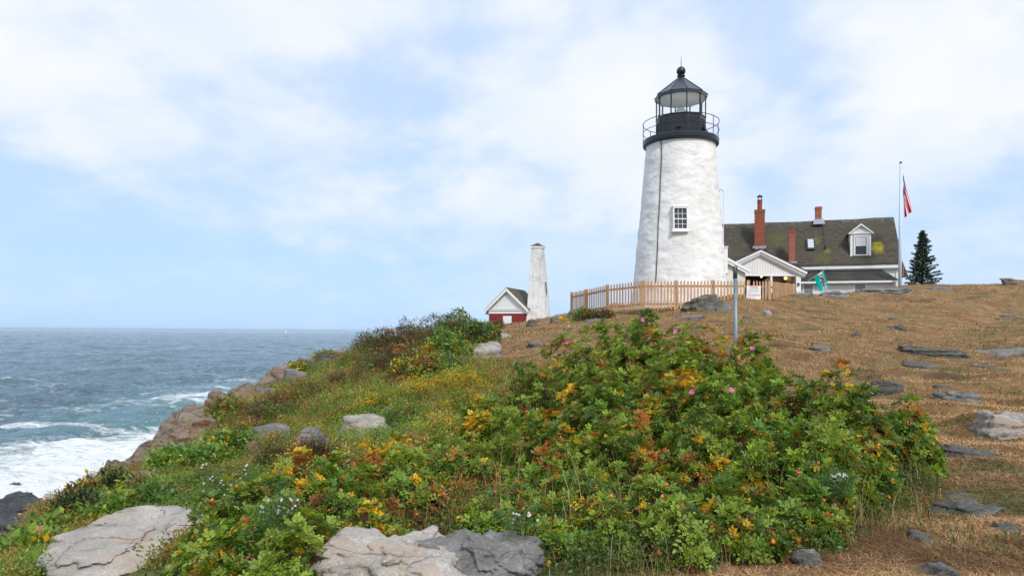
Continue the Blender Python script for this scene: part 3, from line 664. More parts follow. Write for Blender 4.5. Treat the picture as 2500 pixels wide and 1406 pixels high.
# lean-to along the front
x0_, zt_ = facade(1900, 661, -2.3); x1_, _ = facade(2152, 661, -2.3); x2_, zl = facade(2197, 684, -4.0)
zt_ = facade(2050, 660, -2.3)[1]
M_ROOF2 = shingles('dark_asphalt_shingles', (0.036, 0.042, 0.040))
lt = MB().add([(x0_, -2.33, zt_), (x1_, -2.33, zt_), (x2_, -4.0, zl), (x0_, -4.0, zl), (x2_, -2.33, zl), (x0_, -4.0, zl - .07), (x2_, -4.0, zl - .07), (x2_, -2.33, zl - .07)],
              [(3, 2, 1, 0), (2, 4, 1), (3, 5, 6, 2), (2, 6, 7, 4)])
lto = bpy.data.objects.new('lean_to', None); COL.objects.link(lto); lto.parent = house
lt.build('roof', M_ROOF2, lto)
MB().box(x0_, x2_, -4.06, -3.98, zl - .13, zl - .01).build('gutter', M_TRIM, lto)
lw = MB().box(x0_, x2_ - .25, -3.7, -2.35, 0.0, zl - .06); clap(lw, x0_, x2_ - .25, 0.1, zl - .12, -3.702, 0.13)
lw.build('wall', M_WHITE, lto)
MB().box(x2_ - .36, x2_ - .22, -3.76, -3.64, 0, zl - .14).build('corner_board', M_TRIM, lto)
def house_window(par, pxa, pxb, pya, pyb, yl, gm, ht=None, name='window', blind=False):
    xa, za = facade(pxa, pyb, yl); xb, _ = facade(pxb, pyb, yl); _, zc = facade((pxa + pxb) / 2, pya, yl); h = ht or (zc - za)
    o = bpy.data.objects.new(name, None); COL.objects.link(o); o.parent = par; o.location = ((xa + xb) / 2, yl, zc - h); wd = xb - xa
    f = MB(); f.box(-wd / 2 - .09, -wd / 2, -.035, .03, -.06, h + .1); f.box(wd / 2, wd / 2 + .09, -.035, .03, -.06, h + .1); f.box(-wd / 2, wd / 2, -.035, .03, h, h + .1); f.box(-wd / 2, wd / 2, -.05, .03, -.06, 0)
    f.build('frame', M_TRIM, o); MB().box(-wd / 2, wd / 2, -.012, .0, 0, h).build('pane', gm, o)
    MB().box(-wd / 2, wd / 2, -.028, -.014, h / 2 - .02, h / 2 + .02).build('meeting_rail', M_TRIM, o)
    if blind: MB().box(-wd / 2 + .03, wd / 2 - .03, -.018, -.013, h * .5 + .02, h - .02).build('blind', simple('white_blind', (.72, .72, .74), .8), o)
    return o
house_window(lto, 2087, 2112, 694, 730, -3.72, M_PANE2, 1.1)
house_window(lto, 1963, 1984, 695, 717, -3.72, M_PANE2, 0.62)
# dormer
dm = bpy.data.objects.new('dormer', None); COL.objects.link(dm); dm.parent = house
yd = -2.15; dx0, dzb = facade(2077, 627, yd); dx1, _ = facade(2125, 627, yd); dxc = (dx0 + dx1) / 2; _, dze = facade(2101, 569, yd); _, dza = facade(2102, 547, yd)
yb_ = (dze - ZR) / SL; yr_ = (dza - ZR) / SL
dw = MB().add([(dx0, yd, dzb - .1), (dx1, yd, dzb - .1), (dx1, yd, dze), (dxc, yd, dza - .06), (dx0, yd, dze)], [(0, 1, 2, 3, 4)])
dw.add([(dx0, yd, dzb - .1), (dx0, yd, dze), (dx0, yb_, dze)], [(0, 1, 2)]); dw.add([(dx1, yd, dzb - .1), (dx1, yb_, dze), (dx1, yd, dze)], [(0, 1, 2)])
clap(dw, dx0 + .12, dx1 - .12, dze + .03, dza - .30, yd - .03, .12)
for i in range(12):     # siding on the left cheek
    z = dzb + (dze - dzb) * i / 12; z2 = dzb + (dze - dzb) * (i + 1) / 12; y2 = (z2 - ZR) / SL
    dw.add([(dx0 - .02, yd, z), (dx0 - .002, yd, z2), (dx0 - .002, y2 + .05, z2), (dx0 - .02, y2 + .05, z)], [(0, 1, 2, 3)])
dw.build('wall', M_WHITE, dm)
ov = .16
MB().add([(dx0 - ov, yd - .14, dze - .02), (dxc, yd - .14, dza + .02), (dxc, yr_, dza + .02), (dx0 - ov, yb_, dze - .02), (dx1 + ov, yd - .14, dze - .02), (dx1 + ov, yb_, dze - .02)], [(0, 1, 2, 3), (1, 4, 5, 2)]).build('roof', M_ROOF, dm)
MB().prism([(dx0 - ov, dze - .09), (dx0 - ov + .02, dze - .09), (dxc, dza - .10), (dx1 + ov - .02, dze - .09), (dx1 + ov, dze - .09), (dx1 + ov, dze - .015), (dxc, dza + .03), (dx0 - ov, dze - .015)], yd - .17, yd - .12).box(dx0 - .06, dx1 + .06, yd - .11, yd, dze - .06, dze + .04).build('pediment_trim', M_TRIM, dm)
MB().box(dx0 - .03, dx0 + .09, yd - .04, yd, dzb - .08, dze - .07).box(dx1 - .09, dx1 + .03, yd - .04, yd, dzb - .08, dze - .07).box(dx0 - .05, dx1 + .05, yd - .07, yd, dzb - .18, dzb - .09).build('corner_trim', M_TRIM, dm)
house_window(dm, 2088, 2115, 578, 622, yd - .045, M_PANE, blind=True)
# chimneys
def chimney(pxa, pxb, pyt, pyb, yl, dep, mat, label, pot=None, flash=True):
    xa, zb_ = facade(pxa, pyb, yl); xb, _ = facade(pxb, pyb, yl); _, zt__ = facade((pxa + pxb) / 2, pyt, yl)
    o = bpy.data.objects.new('chimney', None); COL.objects.link(o); o.parent = house; o.location = ((xa + xb) / 2, yl, zb_); o['label'] = label
    wd = xb - xa; h = zt__ - zb_
    MB().box(-wd / 2, wd / 2, 0, dep, -1.2, h).box(-wd / 2 - .02, wd / 2 + .02, -.02, dep + .02, h - .16, h + .04).build('stack', mat, o)
    if flash:
        f = MB()
        for i in range(5): x = -wd / 2 - .10 + i * (wd + .2) / 5; f.box(x, x + (wd + .2) / 5 - .008, -.05 - .012 * (i % 2), -.022, -.06 - .05 * (i % 2), .10)
        f.box(-wd / 2 - .1, -wd / 2 - .025, -.02, dep * .4, 0, .14); f.box(wd / 2 + .025, wd / 2 + .1, -.02, dep * .4, 0, .14); f.build('flashing', M_LEAD, o)
    return o, wd, h
c1, wd, h = chimney(1842, 1867, 513, 605, -1.85, .6, M_BRICKMOSS, 'tall brick chimney with lichen top and clay pot')
cy_ = .3; p_ = MB().lathe([(.16, h + .03), (.15, h + .5), (.17, h + .52), (.17, h + .58), (.15, h + .6), (.15, h + .66), (.18, h + .68), (.18, h + .72), (.14, h + .73)], 16, c=(0, cy_)).build('chimney_pot', M_CLAY, c1, False)
k = MB()
for q in range(4): t_ = R(45 + 90 * q); k.box(.14 * math.cos(t_) - .025, .14 * math.cos(t_) + .025, cy_ + .14 * math.sin(t_) - .025, cy_ + .14 * math.sin(t_) + .025, h + .73, h + .93)
k.lathe([(.20, h + .93), (.19, h + .97), (.05, h + 1.06), (.02, h + 1.1)], 14, c=(0, cy_)); k.build('pot_cap', simple('sooty_clay', (.09, .035, .03), .8), c1)
c2, wd, h = chimney(1926, 1941.5, 572, 641, -2.9, .42, M_BRICKSPOT, 'round-topped brick chimney with pale mortar', flash=False)
MB().prism([(-wd / 2, h + .045)] + [(wd / 2 * math.cos(a), h + .045 + .34 * math.sin(a)) for a in np.linspace(0, PI, 13)], .0, .42).build('rounded_cap', M_CLAY, c2)
f = MB(); f.box(-wd / 2 - .08, wd / 2 + .12, -.04, -.02, -.05, .06); f.build('flashing', M_LEAD, c2)
c3, wd, h = chimney(1991, 2006, 506, 540, -.22, .44, M_BRICK, 'short brick chimney on the ridge')
MB().hexa([(-wd / 2 - .18, -.36, -.28), (wd / 2 + .18, -.36, -.28), (wd / 2 + .12, .0, .07), (-wd / 2 - .12, .0, .07), (-wd / 2 - .18, -.38, -.25), (wd / 2 + .18, -.38, -.25), (wd / 2 + .1, -.02, .14), (-wd / 2 - .1, -.02, .14)]).build('flashing', M_LEAD, c3)
# skylight and vent
xa, zb_ = facade(1970, 611, -2.0); xb, _ = facade(1990, 611, -2.0); ys = (zb_ - ZR) / SL; yt = ys + .62
sk = bpy.data.objects.new('skylight', None); COL.objects.link(sk); sk.parent = house
def onroof(x, y, up): nl = math.hypot(1, SL); return (x, y - up * SL / nl, roofz(y) + up / nl)
def slab(x0, x1, y0, y1, u0, u1): return MB().hexa([onroof(x0, y0, u0), onroof(x1, y0, u0), onroof(x1, y1, u0), onroof(x0, y1, u0), onroof(x0, y0, u1), onroof(x1, y0, u1), onroof(x1, y1, u1), onroof(x0, y1, u1)])
slab(xa, xb, ys, yt, -.02, .12).build('curb', simple('dark_metal_curb', (.03, .034, .038), .5), sk)
slab(xa + .09, xb - .05, ys + .07, yt - .05, .122, .15).build('pane', glass('pale_skylight_glass', (.50, .55, .60), .2), sk)
xv, zv = facade(2016, 607, -2.2); yv = (zv - ZR) / SL
MB().tube([onroof(xv, yv, 0), (xv, yv - .05, roofz(yv) + .25)], .055, 8).tube([onroof(xv, yv + .1, .02), onroof(xv, -.45, .02)], .014, 5).build('vent_pipe', M_DKMETAL, house)
# rear wing roof showing past the right gable
MB().hexa([(-.4, 2.4, ZE - .5), (1.45, 2.7, ZE - .5), (1.2, 4.2, ZE - .5), (-.4, 4.2, ZE - .5), (-.4, 2.4, ZE + .4), (.95, 2.7, ZE + 0.9), (.7, 4.2, ZE + .9), (-.4, 4.2, ZE + .4)]).build('rear_wing', simple('brown_shingle', (.10, .045, .035), .9), house)

# ================================================================ gabled entrance annex
AX = at(1857, 610, 40.0); ax = thing('entrance_annex', 'white gabled porch entrance with vertical boards in front of the long house', 'porch', (AX.x, 40.0, EYE))
za = AX.z - EYE; er = at(1971, 664, 40.0); ze = er.z - EYE; hw = er.x - AX.x
gb_z = at(1930, 671.5, 40).z - EYE; gzb = gz(AX.x, 40) - EYE
iw = hw - .42
def rline(x): return za + (ze - za) * abs(x) / hw
tri = MB().prism([(-iw, gb_z), (iw, gb_z), (iw, rline(iw) - .17), (0, za - .17), (-iw, rline(iw) - .17)], .22, .30)
nb = 30
for i in range(nb):
    x = -iw + 2 * iw * (i + .5) / nb; tri.box(x - .014, x + .014, .200, .221, gb_z, rline(x) - .2)
tri.build('gable_boards', M_WHITE, ax)
sl_ = (za - ze) / hw
trm = MB()
for (o1, o2, ya, yb2) in ((0.0, .13, -.06, .12), (.135, .25, .02, .17), (.255, .33, .10, .21)):
    for sg in (-1, 1):
        P = [(0, za - o1), (sg * hw * (1 - o1 * .18), ze - o1 * (1 - .18 * sl_ * 0) + o1 * .18 * sl_ * hw * 0), (sg * hw * (1 - o2 * .18), ze - o2), (0, za - o2)]
        trm.prism(P if sg < 0 else P[::-1], ya, yb2)
trm.build('rake_trim', M_TRIM, ax)
MB().hexa([(-hw, -.08, ze), (0, -.08, za), (0, 4.6, za), (-hw, 4.6, ze), (-hw, -.08, ze + .06), (0, -.08, za + .06), (0, 4.6, za + .06), (-hw, 4.6, ze + .06)]).hexa([(0, -.08, za), (hw, -.08, ze), (hw, 4.6, ze), (0, 4.6, za), (0, -.08, za + .06), (hw, -.08, ze + .06), (hw, 4.6, ze + .06), (0, 4.6, za + .06)]).build('roof', M_SH0, ax)
MB().box(-iw, iw, .18, .34, gb_z - .05, gb_z - .003).build('beam', M_TRIM, ax)
xr = at(1952.5, 700, 40).x - AX.x; xm = at(1886.5, 700, 40).x - AX.x
MB().box(xr - .14, xr + .13, .16, .40, gzb - .5, gb_z - .052).build('post', M_TRIM, ax)
MB().box(xm - .055, xm + .055, .2, .32, gzb - .5, gb_z - .052).build('post', M_TRIM, ax)
MB().lathe([(.05, 0), (.06, .02), (.06, .14), (.05, .16)], 8, c=(xr - .02, .12)).build('mailbox', M_DKMETAL, ax).location = (0, 0, at(1952, 697, 40).z - EYE)
# recess: floor, back wall, side walls, ceiling
xd0 = at(1826, 700, 42).x - AX.x; xd1 = at(1874, 700, 42).x - AX.x
rc = MB(); rc.box(-iw, iw, 2.2, 2.3, gzb - .5, gb_z + .5); rc.box(iw - .12, iw, .42, 2.2, gzb - .5, gb_z + .3); rc.box(-iw, -iw + .12, .42, 2.2, gzb - .5, gb_z + .3); rc.box(-iw, iw, .35, 2.3, gb_z + .25, gb_z + .35)
rc.build('recess_wall', M_GREYWALL, ax)
cw = MB(); clap(cw, xd1 + .9, iw - .13, gzb, gb_z + .2, 2.17, .14); cw.build('clapboard_panel', M_GREYWALL, ax)
MB().box(-iw - 0.0, iw, .35, 2.3, gzb - .6, gzb - .3).build('floor', simple('porch_floor', (.2, .17, .14), .8), ax)
MB().box(-iw + .13, xd1, 2.05, 2.18, gzb - .3, gb_z + .2).build('dark_doorway', M_DARKROOM, ax)  # near-black box: the unlit inside of the doorway, shade given as colour
d1 = at(1876, 690, 41.2); MB().prism([(-.22, 0), (.2, 0), (.2, 1.62), (.05, 1.72), (-.22, 1.58)], 0, .05).build('open_door', M_TRIM, ax).location = (d1.x - AX.x, 1.2, at(1876, 678, 41.2).z - EYE - 1.7)
MB().prism([(-.22, 0), (.22, 0), (.22, 1.55), (.18, 1.55), (-.22, 1.36)], 0, .05).build('open_door', M_TRIM, ax).location = (at(1929, 690, 41.4).x - AX.x, 1.4, at(1929, 683, 41.4).z - EYE - 1.55)
MB().box(-.3, .3, 0, .06, 0, .05).build('dark_shelf', M_DARKROOM, ax).location = (at(1913, 690, 41.6).x - AX.x, 1.6, at(1913, 689, 41.6).z - EYE)
ml = bpy.data.materials.new('lamp_glow'); ml.use_nodes = True; b = ml.node_tree.nodes['Principled BSDF']; b.inputs['Base Color'].default_value = (.9, .6, .25, 1); b.inputs['Emission Color'].default_value = (1, .55, .16, 1); b.inputs['Emission Strength'].default_value = 2.2
for (px, py, nm, sz, lb) in ((1918, 679, 'porch_lamp', 1.0, 'lit amber lantern hanging in the right bay of the porch'), (1859, 675, 'porch_lamp', .72, 'small lit amber lamp hanging in the dark doorway of the porch')):
    p = at(px, py, 41.3); o = thing(nm, lb, 'lamp', tuple(p), 0, 'lamps hanging in the porch')
    MB().lathe([(.035 * sz, -.10 * sz), (.085 * sz, -.05 * sz), (.095 * sz, .02 * sz), (.05 * sz, .10 * sz)], 12).build('globe', ml, o, True)
    MB().lathe([(.13 * sz, .06 * sz), (.06 * sz, .13 * sz), (.03 * sz, .2 * sz), (.012, .21 * sz), (.012, .42)], 12).lathe([(.03, -.16 * sz), (.06 * sz, -.10 * sz), (.03, -.09 * sz)], 10).build('shade', M_DKMETAL, o, True)

# ================================================================ OPEN flag on its slanting pole
pA = at(1972, 686, 39.5); pB = at(2022, 652.5, 38.9)
of = thing('open_flag', 'turquoise and white OPEN flag on a slanting pole', 'flag', tuple(pA))
B = pB - pA
MB().tube([(0, 0, 0), tuple(B)], .016, 7).build('flagpole', simple('pale_aluminium', (.55, .55, .55), .4, .5, .3), of)
def pix(px, py, Y): return at(px, py, Y) - pA
q = {'a': (pix(1987, 677, 39.25)), 'b': (pix(2010.5, 660, 39.0)), 'c': (pix(2000.5, 712, 39.2)), 'd': (pix(2024, 704, 38.95))}
M_TEAL = simple('turquoise_cloth', (0.0, 0.42, 0.40), .8, .1); M_CLW = simple('white_cloth', (.8, .82, .82), .8, .1); M_INK = simple('black_ink', (.01, .01, .015), .8, .1)
nu, nv = 24, 16; Vc = []; Fq = []; mi = []
def flagp(u, v, off=0.0):
    p = q['a'] * (1 - u) * (1 - v) + q['b'] * u * (1 - v) + q['c'] * (1 - u) * v + q['d'] * u * v
    fold = .05 * math.sin(u * 7 + v * 1.5) * v - (.12 * max(0, u - .74) * (1 if True else 0))
    return p + Vector((0, -fold * 1.2 - off, 0))
for j in range(nv + 1):
    for i in range(nu + 1): Vc.append(tuple(flagp(i / nu, j / nv)))
for j in range(nv):
    for i in range(nu):
        a = j * (nu + 1) + i; Fq.append((a, a + nu + 1, a + nu + 2, a + 1)); u = (i + .5) / nu; mi.append(0 if (u < .46 or u > .82) else 1)
mf = MB().add(Vc, Fq).build('cloth', [M_TEAL, M_CLW], of, True); mf.data.polygons.foreach_set('material_index', mi)
def letters(text, mat, parent, place, size=1.0, name='lettering', ext=0.0):
    cu = bpy.data.curves.new('t', 'FONT'); cu.body = text; cu.size = size; cu.align_x = 'CENTER'; cu.extrude = ext
    cu.offset = size * .022; cu.resolution_u = 3; ob = bpy.data.objects.new('t', cu); COL.objects.link(ob)
    bpy.context.view_layer.update(); me = bpy.data.meshes.new_from_object(ob.evaluated_get(bpy.context.evaluated_depsgraph_get())); bpy.data.objects.remove(ob)
    for v in me.vertices: v.co = place(v.co)
    me.name = name; me.materials.clear(); me.materials.append(mat); o = bpy.data.objects.new(name, me); COL.objects.link(o); o.parent = parent; return o
# letters run down the white band, their tops towards the right stripe
cu_w = 3.1
def put(co):
    v = (co.x + cu_w / 2) / cu_w * .80 + .03; u = .47 + co.y / .72 * .33
    return flagp(u, max(0, min(1, v)), 0.02)
lo = letters('OPEN', M_INK, mf, put, 1.0)

# ================================================================ flagpole with the hanging flag
fb = at(2197, 706, 42.0); ft = at(2199, 400, 42.0)
fp = thing('flagpole', 'tall pale blue-white flagpole with a gold ball', 'flagpole', (fb.x, fb.y, fb.z - .6))
hh = ft.z - fb.z + .6; dxx = ft.x - fb.x
MB().tube([(0, 0, 0), (0, 0, hh * .45), (dxx * .4, 0, hh * .46), (dxx, 0, hh)], [.10, .095, .085, .07], 12).build('pole', M_BLUEPAINT, fp, True)
MB().lathe([(.078 * math.sin(i * PI / 8) + .001, hh + .07 - .078 * math.cos(i * PI / 8)) for i in range(9)], 14, c=(dxx, 0)).build('ball', simple('tarnished_gold', (.22, .14, .06), .4, .5, .6), fp, True)
MB().tube([(dxx + .12, 0, hh - .05), (dxx + .15, -.02, hh * .75), (dxx + .3, -.02, hh * .45), (.16, 0, .9)], .006, 4).build('halyard', M_WHITE, fp)
p0 = at(2205.5, 425, 41.95); fl = thing('hanging_flag', 'limp red, white and blue star-striped flag hung on the tall pole', 'flag', tuple(p0))
M_RED = simple('red_cloth', (.68, .015, .035), .8, .1); M_BLU = simple('navy_cloth', (.03, .08, .20), .8, .1)
nu, nv = 40, 39; S = 42 / F; Vc = []; Fq = []; mi = []
for j in range(nv + 1):
    for i in range(nu + 1):
        u = i / nu; v = j / nv; x = u * (.62 - .46 * v) * (.45 + .55 * u) + .04 * math.sin(9 * v + 3 * u) * u
        z = -1.55 * v * (1 - .18 * u) - u * (2.15 - .80 * v) * (0.75 + .25 * u); y = .13 * math.sin(11 * v + 2.2 * u) * (.3 + .7 * u)
        Vc.append((x, y, z))
stw = random.Random(5)
for j in range(nv):
    for i in range(nu):
        a = j * (nu + 1) + i; Fq.append((a, a + nu + 1, a + nu + 2, a + 1)); st = j * 7 // nv
        if st < 4 and i < nu * .36: mi.append(1 if (i % 4 == 2 and j % 4 == 1) or (i % 4 == 0 and j % 4 == 3) else 2)
        else: mi.append(0 if st % 2 == 0 else 1)
mf = MB().add(Vc, Fq).build('cloth', [M_RED, M_CLW, M_BLU], fl, True); mf.data.polygons.foreach_set('material_index', mi)

# ================================================================ bell tower and brick bell house
BL, BLr = at(1283, 800, 58.0), at(1333, 800, 58.0)
BT = at(1297.5, 603, 58.0); BTr = at(1321.5, 603, 58.0)
bt = thing('bell_tower', 'tall tapering white clapboard tower beside the small brick house', 'tower', (BL.x, 58.0, EYE))
w0 = BLr.x - BL.x; xl1 = BT.x - BL.x; xr1 = BTr.x - BL.x; hT = BT.z - EYE - .02; zB = BL.z - EYE - .35
# second corner towards the right/back: base px 1346, top px 1332
def corner(f):   # f 0 base .. 1 top : front-left, front-right, back-right, back-left in local coords
    fl_ = Vector((xl1 * f, 0, 0)); fr_ = Vector((w0 + (xr1 - w0) * f, 0, 0)); wd = fr_.x - fl_.x
    dv = Vector((wd * .35, wd * .94, 0)); return [fl_, fr_ + Vector((0, 0, 0)), fr_ + dv, fl_ + dv]
RB = R(6)
m = MB(); nC = 44
zs = [zB + (hT - zB) * i / nC for i in range(nC + 1)]
for i in range(nC):
    f0 = (zs[i] - zB) / (hT - zB); f1 = (zs[i + 1] - zB) / (hT - zB); a = corner(f0); b_ = corner(f1); cen = sum(a, Vector()) / 4
    lo_ = [p + (p - cen) * .012 + Vector((0, 0, zs[i])) for p in a]; hi_ = [p + Vector((0, 0, zs[i + 1])) for p in b_]; lo2 = [p + Vector((0, 0, zs[i])) for p in a]
    m.add(lo_ + hi_ + lo2, [(0, 1, 5, 4), (1, 2, 6, 5), (2, 3, 7, 6), (3, 0, 4, 7), (8, 9, 1, 0), (9, 10, 2, 1), (10, 11, 3, 2), (11, 8, 0, 3)])
t = MT('worn_white_clapboard', .7, .25); g = t.coord('Object', (1, 1, .35)); c = t.ramp(t.noise(g, 3.0, 7, .7), [(.35, (.50, .51, .51)), (.5, (.74, .75, .74)), (.65, (.82, .83, .82))])
s3 = t.n('ShaderNodeSeparateXYZ'); t.L.new(t.n('ShaderNodeTexCoord').outputs['Object'], s3.inputs[0])
grime = t.math('MULTIPLY', t.rng(s3.outputs[2], 3.0, 6.2, 0.15, 1.0), t.rng(t.noise(t.coord('Object', (1.3, 1.3, 3)), 2.6, 8, .75), .42, .62, 0, 1))
c = t.mix(t.math('MULTIPLY', grime, .5, True), c, (.22, .22, .20))
rw = t.math('FRACT', t.math('MULTIPLY', t.math('SUBTRACT', s3.outputs[2], zB), nC / (hT - zB))); c = t.mix(t.rng(rw, .0, .14, .55, 0), c, (.20, .21, .23))  # dark line on each course: shadow under the board lips, painted in
t.color(c); M_CLAPW = t.m
m.build('clapboard_wall', M_CLAPW, bt)
cT = corner(1.0); cen = sum(cT, Vector()) / 4; rfm = MB(); e_ = [p + (p - cen) * .22 + Vector((0, 0, hT + .10)) for p in cT]; rfm.add(e_ + [cen + Vector((0, 0, hT + .42))], [(0, 1, 4), (1, 2, 4), (2, 3, 4), (3, 0, 4), (3, 2, 1, 0)])
rfm.build('roof', shingles('mossy_cap_shingles', (.10, .085, .03)), bt)
cf = MB(); i0 = [p + (p - cen) * .16 + Vector((0, 0, hT - .04)) for p in cT]; i1 = [p + (p - cen) * .16 + Vector((0, 0, hT + .095)) for p in cT]; cf.hexa(i0 + i1); cf.build('cornice', M_TRIM, bt)
def rface(s_, f): a = corner(f); return a[1] + (a[2] - a[1]) * s_ + Vector((0, 0, zB + (hT - zB) * f))
fa, fb_ = .455, .595; off = Vector((.05, -.02, 0)); sl2 = MB().add([rface(.40, fa) + off, rface(.62, fa) + off, rface(.62, fb_) + off, rface(.40, fb_) + off], [(0, 1, 2, 3)]); sl2.build('window', M_PANE, bt)
MB().bar(rface(.33, fa - .012) + off, rface(.70, fa - .012) + off, .05, .05).build('window_sill', M_TRIM, bt)
MB().bar(rface(.36, fb_ + .004) + off, rface(.66, fb_ + .004) + off, .04, .03).build('window_head', M_TRIM, bt)
# brick house: front gable facing the camera, ridge running back to the right
bhp = at(1238.5, 800, 58.5); bh = thing('brick_bell_house', 'small red brick house with white gable left of the white clapboard tower', 'house', (bhp.x, 58.5, EYE), -R(20))
k_ = 58.5 / F; hwB = 45.5 * k_ / math.cos(R(20)) * 1.0; zE = (810 - 766) * k_; zA = (810 - 704) * k_; zEv = (810 - 757) * k_; LB = 4.2
MB().prism([(-hwB, -.6), (hwB, -.6), (hwB, zE), (-hwB, zE)], 0, LB).build('brick_wall', M_REDBRICK, bh)
gbm = MB().prism([(-hwB, zE + .38), (hwB, zE + .38), (0, zA - .12)], .02, LB - .02); n_ = 11
for i in range(n_):
    a = zE + .4 + (zA - .5 - zE) * i / n_; b2 = zE + .4 + (zA - .5 - zE) * (i + 1) / n_; fx = lambda z: hwB * max(0, (zA - .25 - z)) / (zA - .25 - zE - .38)
    gbm.add([(-fx(a), -.02, a), (fx(a), -.02, a), (fx(b2), .012, b2), (-fx(b2), .012, b2), (-fx(a), .012, a), (fx(a), .012, a)], [(0, 1, 2, 3), (4, 5, 1, 0)])
gbm.build('gable_boards', M_CLAPW if False else M_WHITE, bh)
MB().box(-hwB - .02, hwB + .02, -.04, .0, zE, zE + .26).box(-hwB - .22, hwB + .22, -.12, -.0, zE + .262, zE + .36).build('frieze_board', M_TRIM, bh)
ovh = .30; sB = (zA - zEv) / (hwB + ovh)
rr2 = MB()
for sg in (-1, 1):
    P = [(0, -.25, zA), (sg * (hwB + ovh), -.25, zEv - .02), (sg * (hwB + ovh), LB + .2, zEv - .02), (0, LB + .2, zA)]; Q = [(x, y, z + .07) for x, y, z in P]; rr2.hexa(P + Q)
rr2.build('roof', shingles('olive_shingles', (.105, .10, .06)), bh)
rk2 = MB()
for sg in (-1, 1):
    P = [(0, zA - .01), (sg * (hwB + ovh), zEv - .03), (sg * (hwB + ovh - .05), zEv - .22), (0, zA - .26)]; rk2.prism(P if sg < 0 else P[::-1], -.31, -.14)
rk2.build('rake_board', M_TRIM, bh)
MB().box(-.38, .38, -.05, .02, -.6, (810 - 772) * k_).box(-.32, .32, -.07, -.05, -.5, (810 - 773) * k_).build('door', M_TRIM, bh)
aw = MB().hexa([(-hwB - .55, .5, zE - .05), (-hwB, .5, zE - .05), (-hwB, 2.4, zE - .05), (-hwB - .55, 2.4, zE - .05), (-hwB - .28, .6, zE + .5), (-hwB, .6, zE + .5), (-hwB, 2.3, zE + .5), (-hwB - .28, 2.3, zE + .5)])
aw.build('side_hood', simple('verdigris_copper', (.16, .24, .22), .6, .3, 0, .2, 6), bh)

# ================================================================ picket fences
def fence_run(pts, hgt, label, group, posts=(), sp=.152, name='picket_fence', bottom_gap=.05, low=None):
    """pts: list of (x, y, ztop)"""
    o = thing(name, label, 'fence', (pts[0][0], pts[0][1], EYE), 0, group); P = [Vector(p) - Vector((pts[0][0], pts[0][1], EYE)) for p in pts]
    pk = MB(); rl_ = MB(); i_ = 0; rr_ = random.Random(len(pts) * 7 + int(hgt * 100))
    for a, b in zip(P[:-1], P[1:]):
        e = Vector((b.x - a.x, b.y - a.y, 0)); ln = e.length; u = e.normalized(); nn = Vector((u.y, -u.x, 0)); n_ = max(1, int(round(ln / sp)))
        if nn.y > 0: nn = -nn
        for i in range(n_):
            t_ = (i + .5) / n_; c = a + (b - a) * t_; zt = c.z + rr_.uniform(-.012, .012); c = Vector((c.x, c.y, 0)) + nn * .035; w_ = .037; x_ = u * w_; d_ = nn * .018; tl = rr_.uniform(-.006, .006); lean = u * rr_.uniform(-.008, .008)
            q_ = []
            for dd in (Vector(), d_):
                q_ += [c - x_ + dd + Vector((0, 0, zt - hgt)), c + x_ + dd + Vector((0, 0, zt - hgt)), c + x_ + dd + lean + Vector((0, 0, zt - .07)), c + dd + lean + Vector((0, 0, zt)), c - x_ + dd + lean + Vector((0, 0, zt - .07))]
            pk.add(q_, [(0, 1, 2, 3, 4), (9, 8, 7, 6, 5), (0, 5, 6, 1), (1, 6, 7, 2), (2, 7, 8, 3), (3, 8, 9, 4), (4, 9, 5, 0)])
        pass
    pk.build('pickets', M_PICK, o)
    for dz_ in (.26, hgt - .22):
        rl_ = MB()
        for a, b in zip(P[:-1], P[1:]): rl_.bar(a + Vector((0, 0, -dz_)), b + Vector((0, 0, -dz_)), .07, .085)
        rl_.build('rail', M_RAIL, o)
    for i in posts:
        c = P[i]; MB().box(c.x - .055, c.x + .055, c.y - .02, c.y + .09, c.z - hgt - .3, c.z + .01).build('post', M_PICK, o)
    return o
def tp(px, py, Y): p = at(px, py, Y); return (p.x, p.y, p.z)
fence_run([tp(1570, 685, 31.0), tp(1650, 684.5, 31.05), tp(1740, 684.5, 31.15), tp(1828, 684.5, 31.3)], 1.27, 'long straight cedar picket run directly in front of the white tower', 'cedar picket fences', (0, 1, 2, 3))
fence_run([tp(1395.5, 713, 35.4), tp(1431, 706, 33.9), tp(1484, 694.5, 32.2), tp(1568, 685, 31.0)], 1.27, 'receding cedar picket run from the tower corner down to the far left end', 'cedar picket fences', (0, 1, 2))
fence_run([tp(1835, 685, 31.35), tp(1880, 686, 31.6)], 1.2, 'short cedar gate section holding the warning sign', 'cedar picket fences', (1,))
fence_run([tp(1884, 687, 31.7), tp(1938, 693.5, 34.2)], 1.1, 'cedar picket run angling back right of the warning sign', 'cedar picket fences', (1,))
fence_run([tp(1941, 710, 37.0), tp(2004, 718, 37.6)], .9, 'low far piece of picket fence before the porch corner post', 'cedar picket fences')
fence_run([tp(1482, 742, 33.6), tp(1500, 738, 33.4), tp(1548, 736, 33.2)], .6, 'low cedar fence section seen through the pickets left of the tower', 'cedar picket fences', sp=.11)

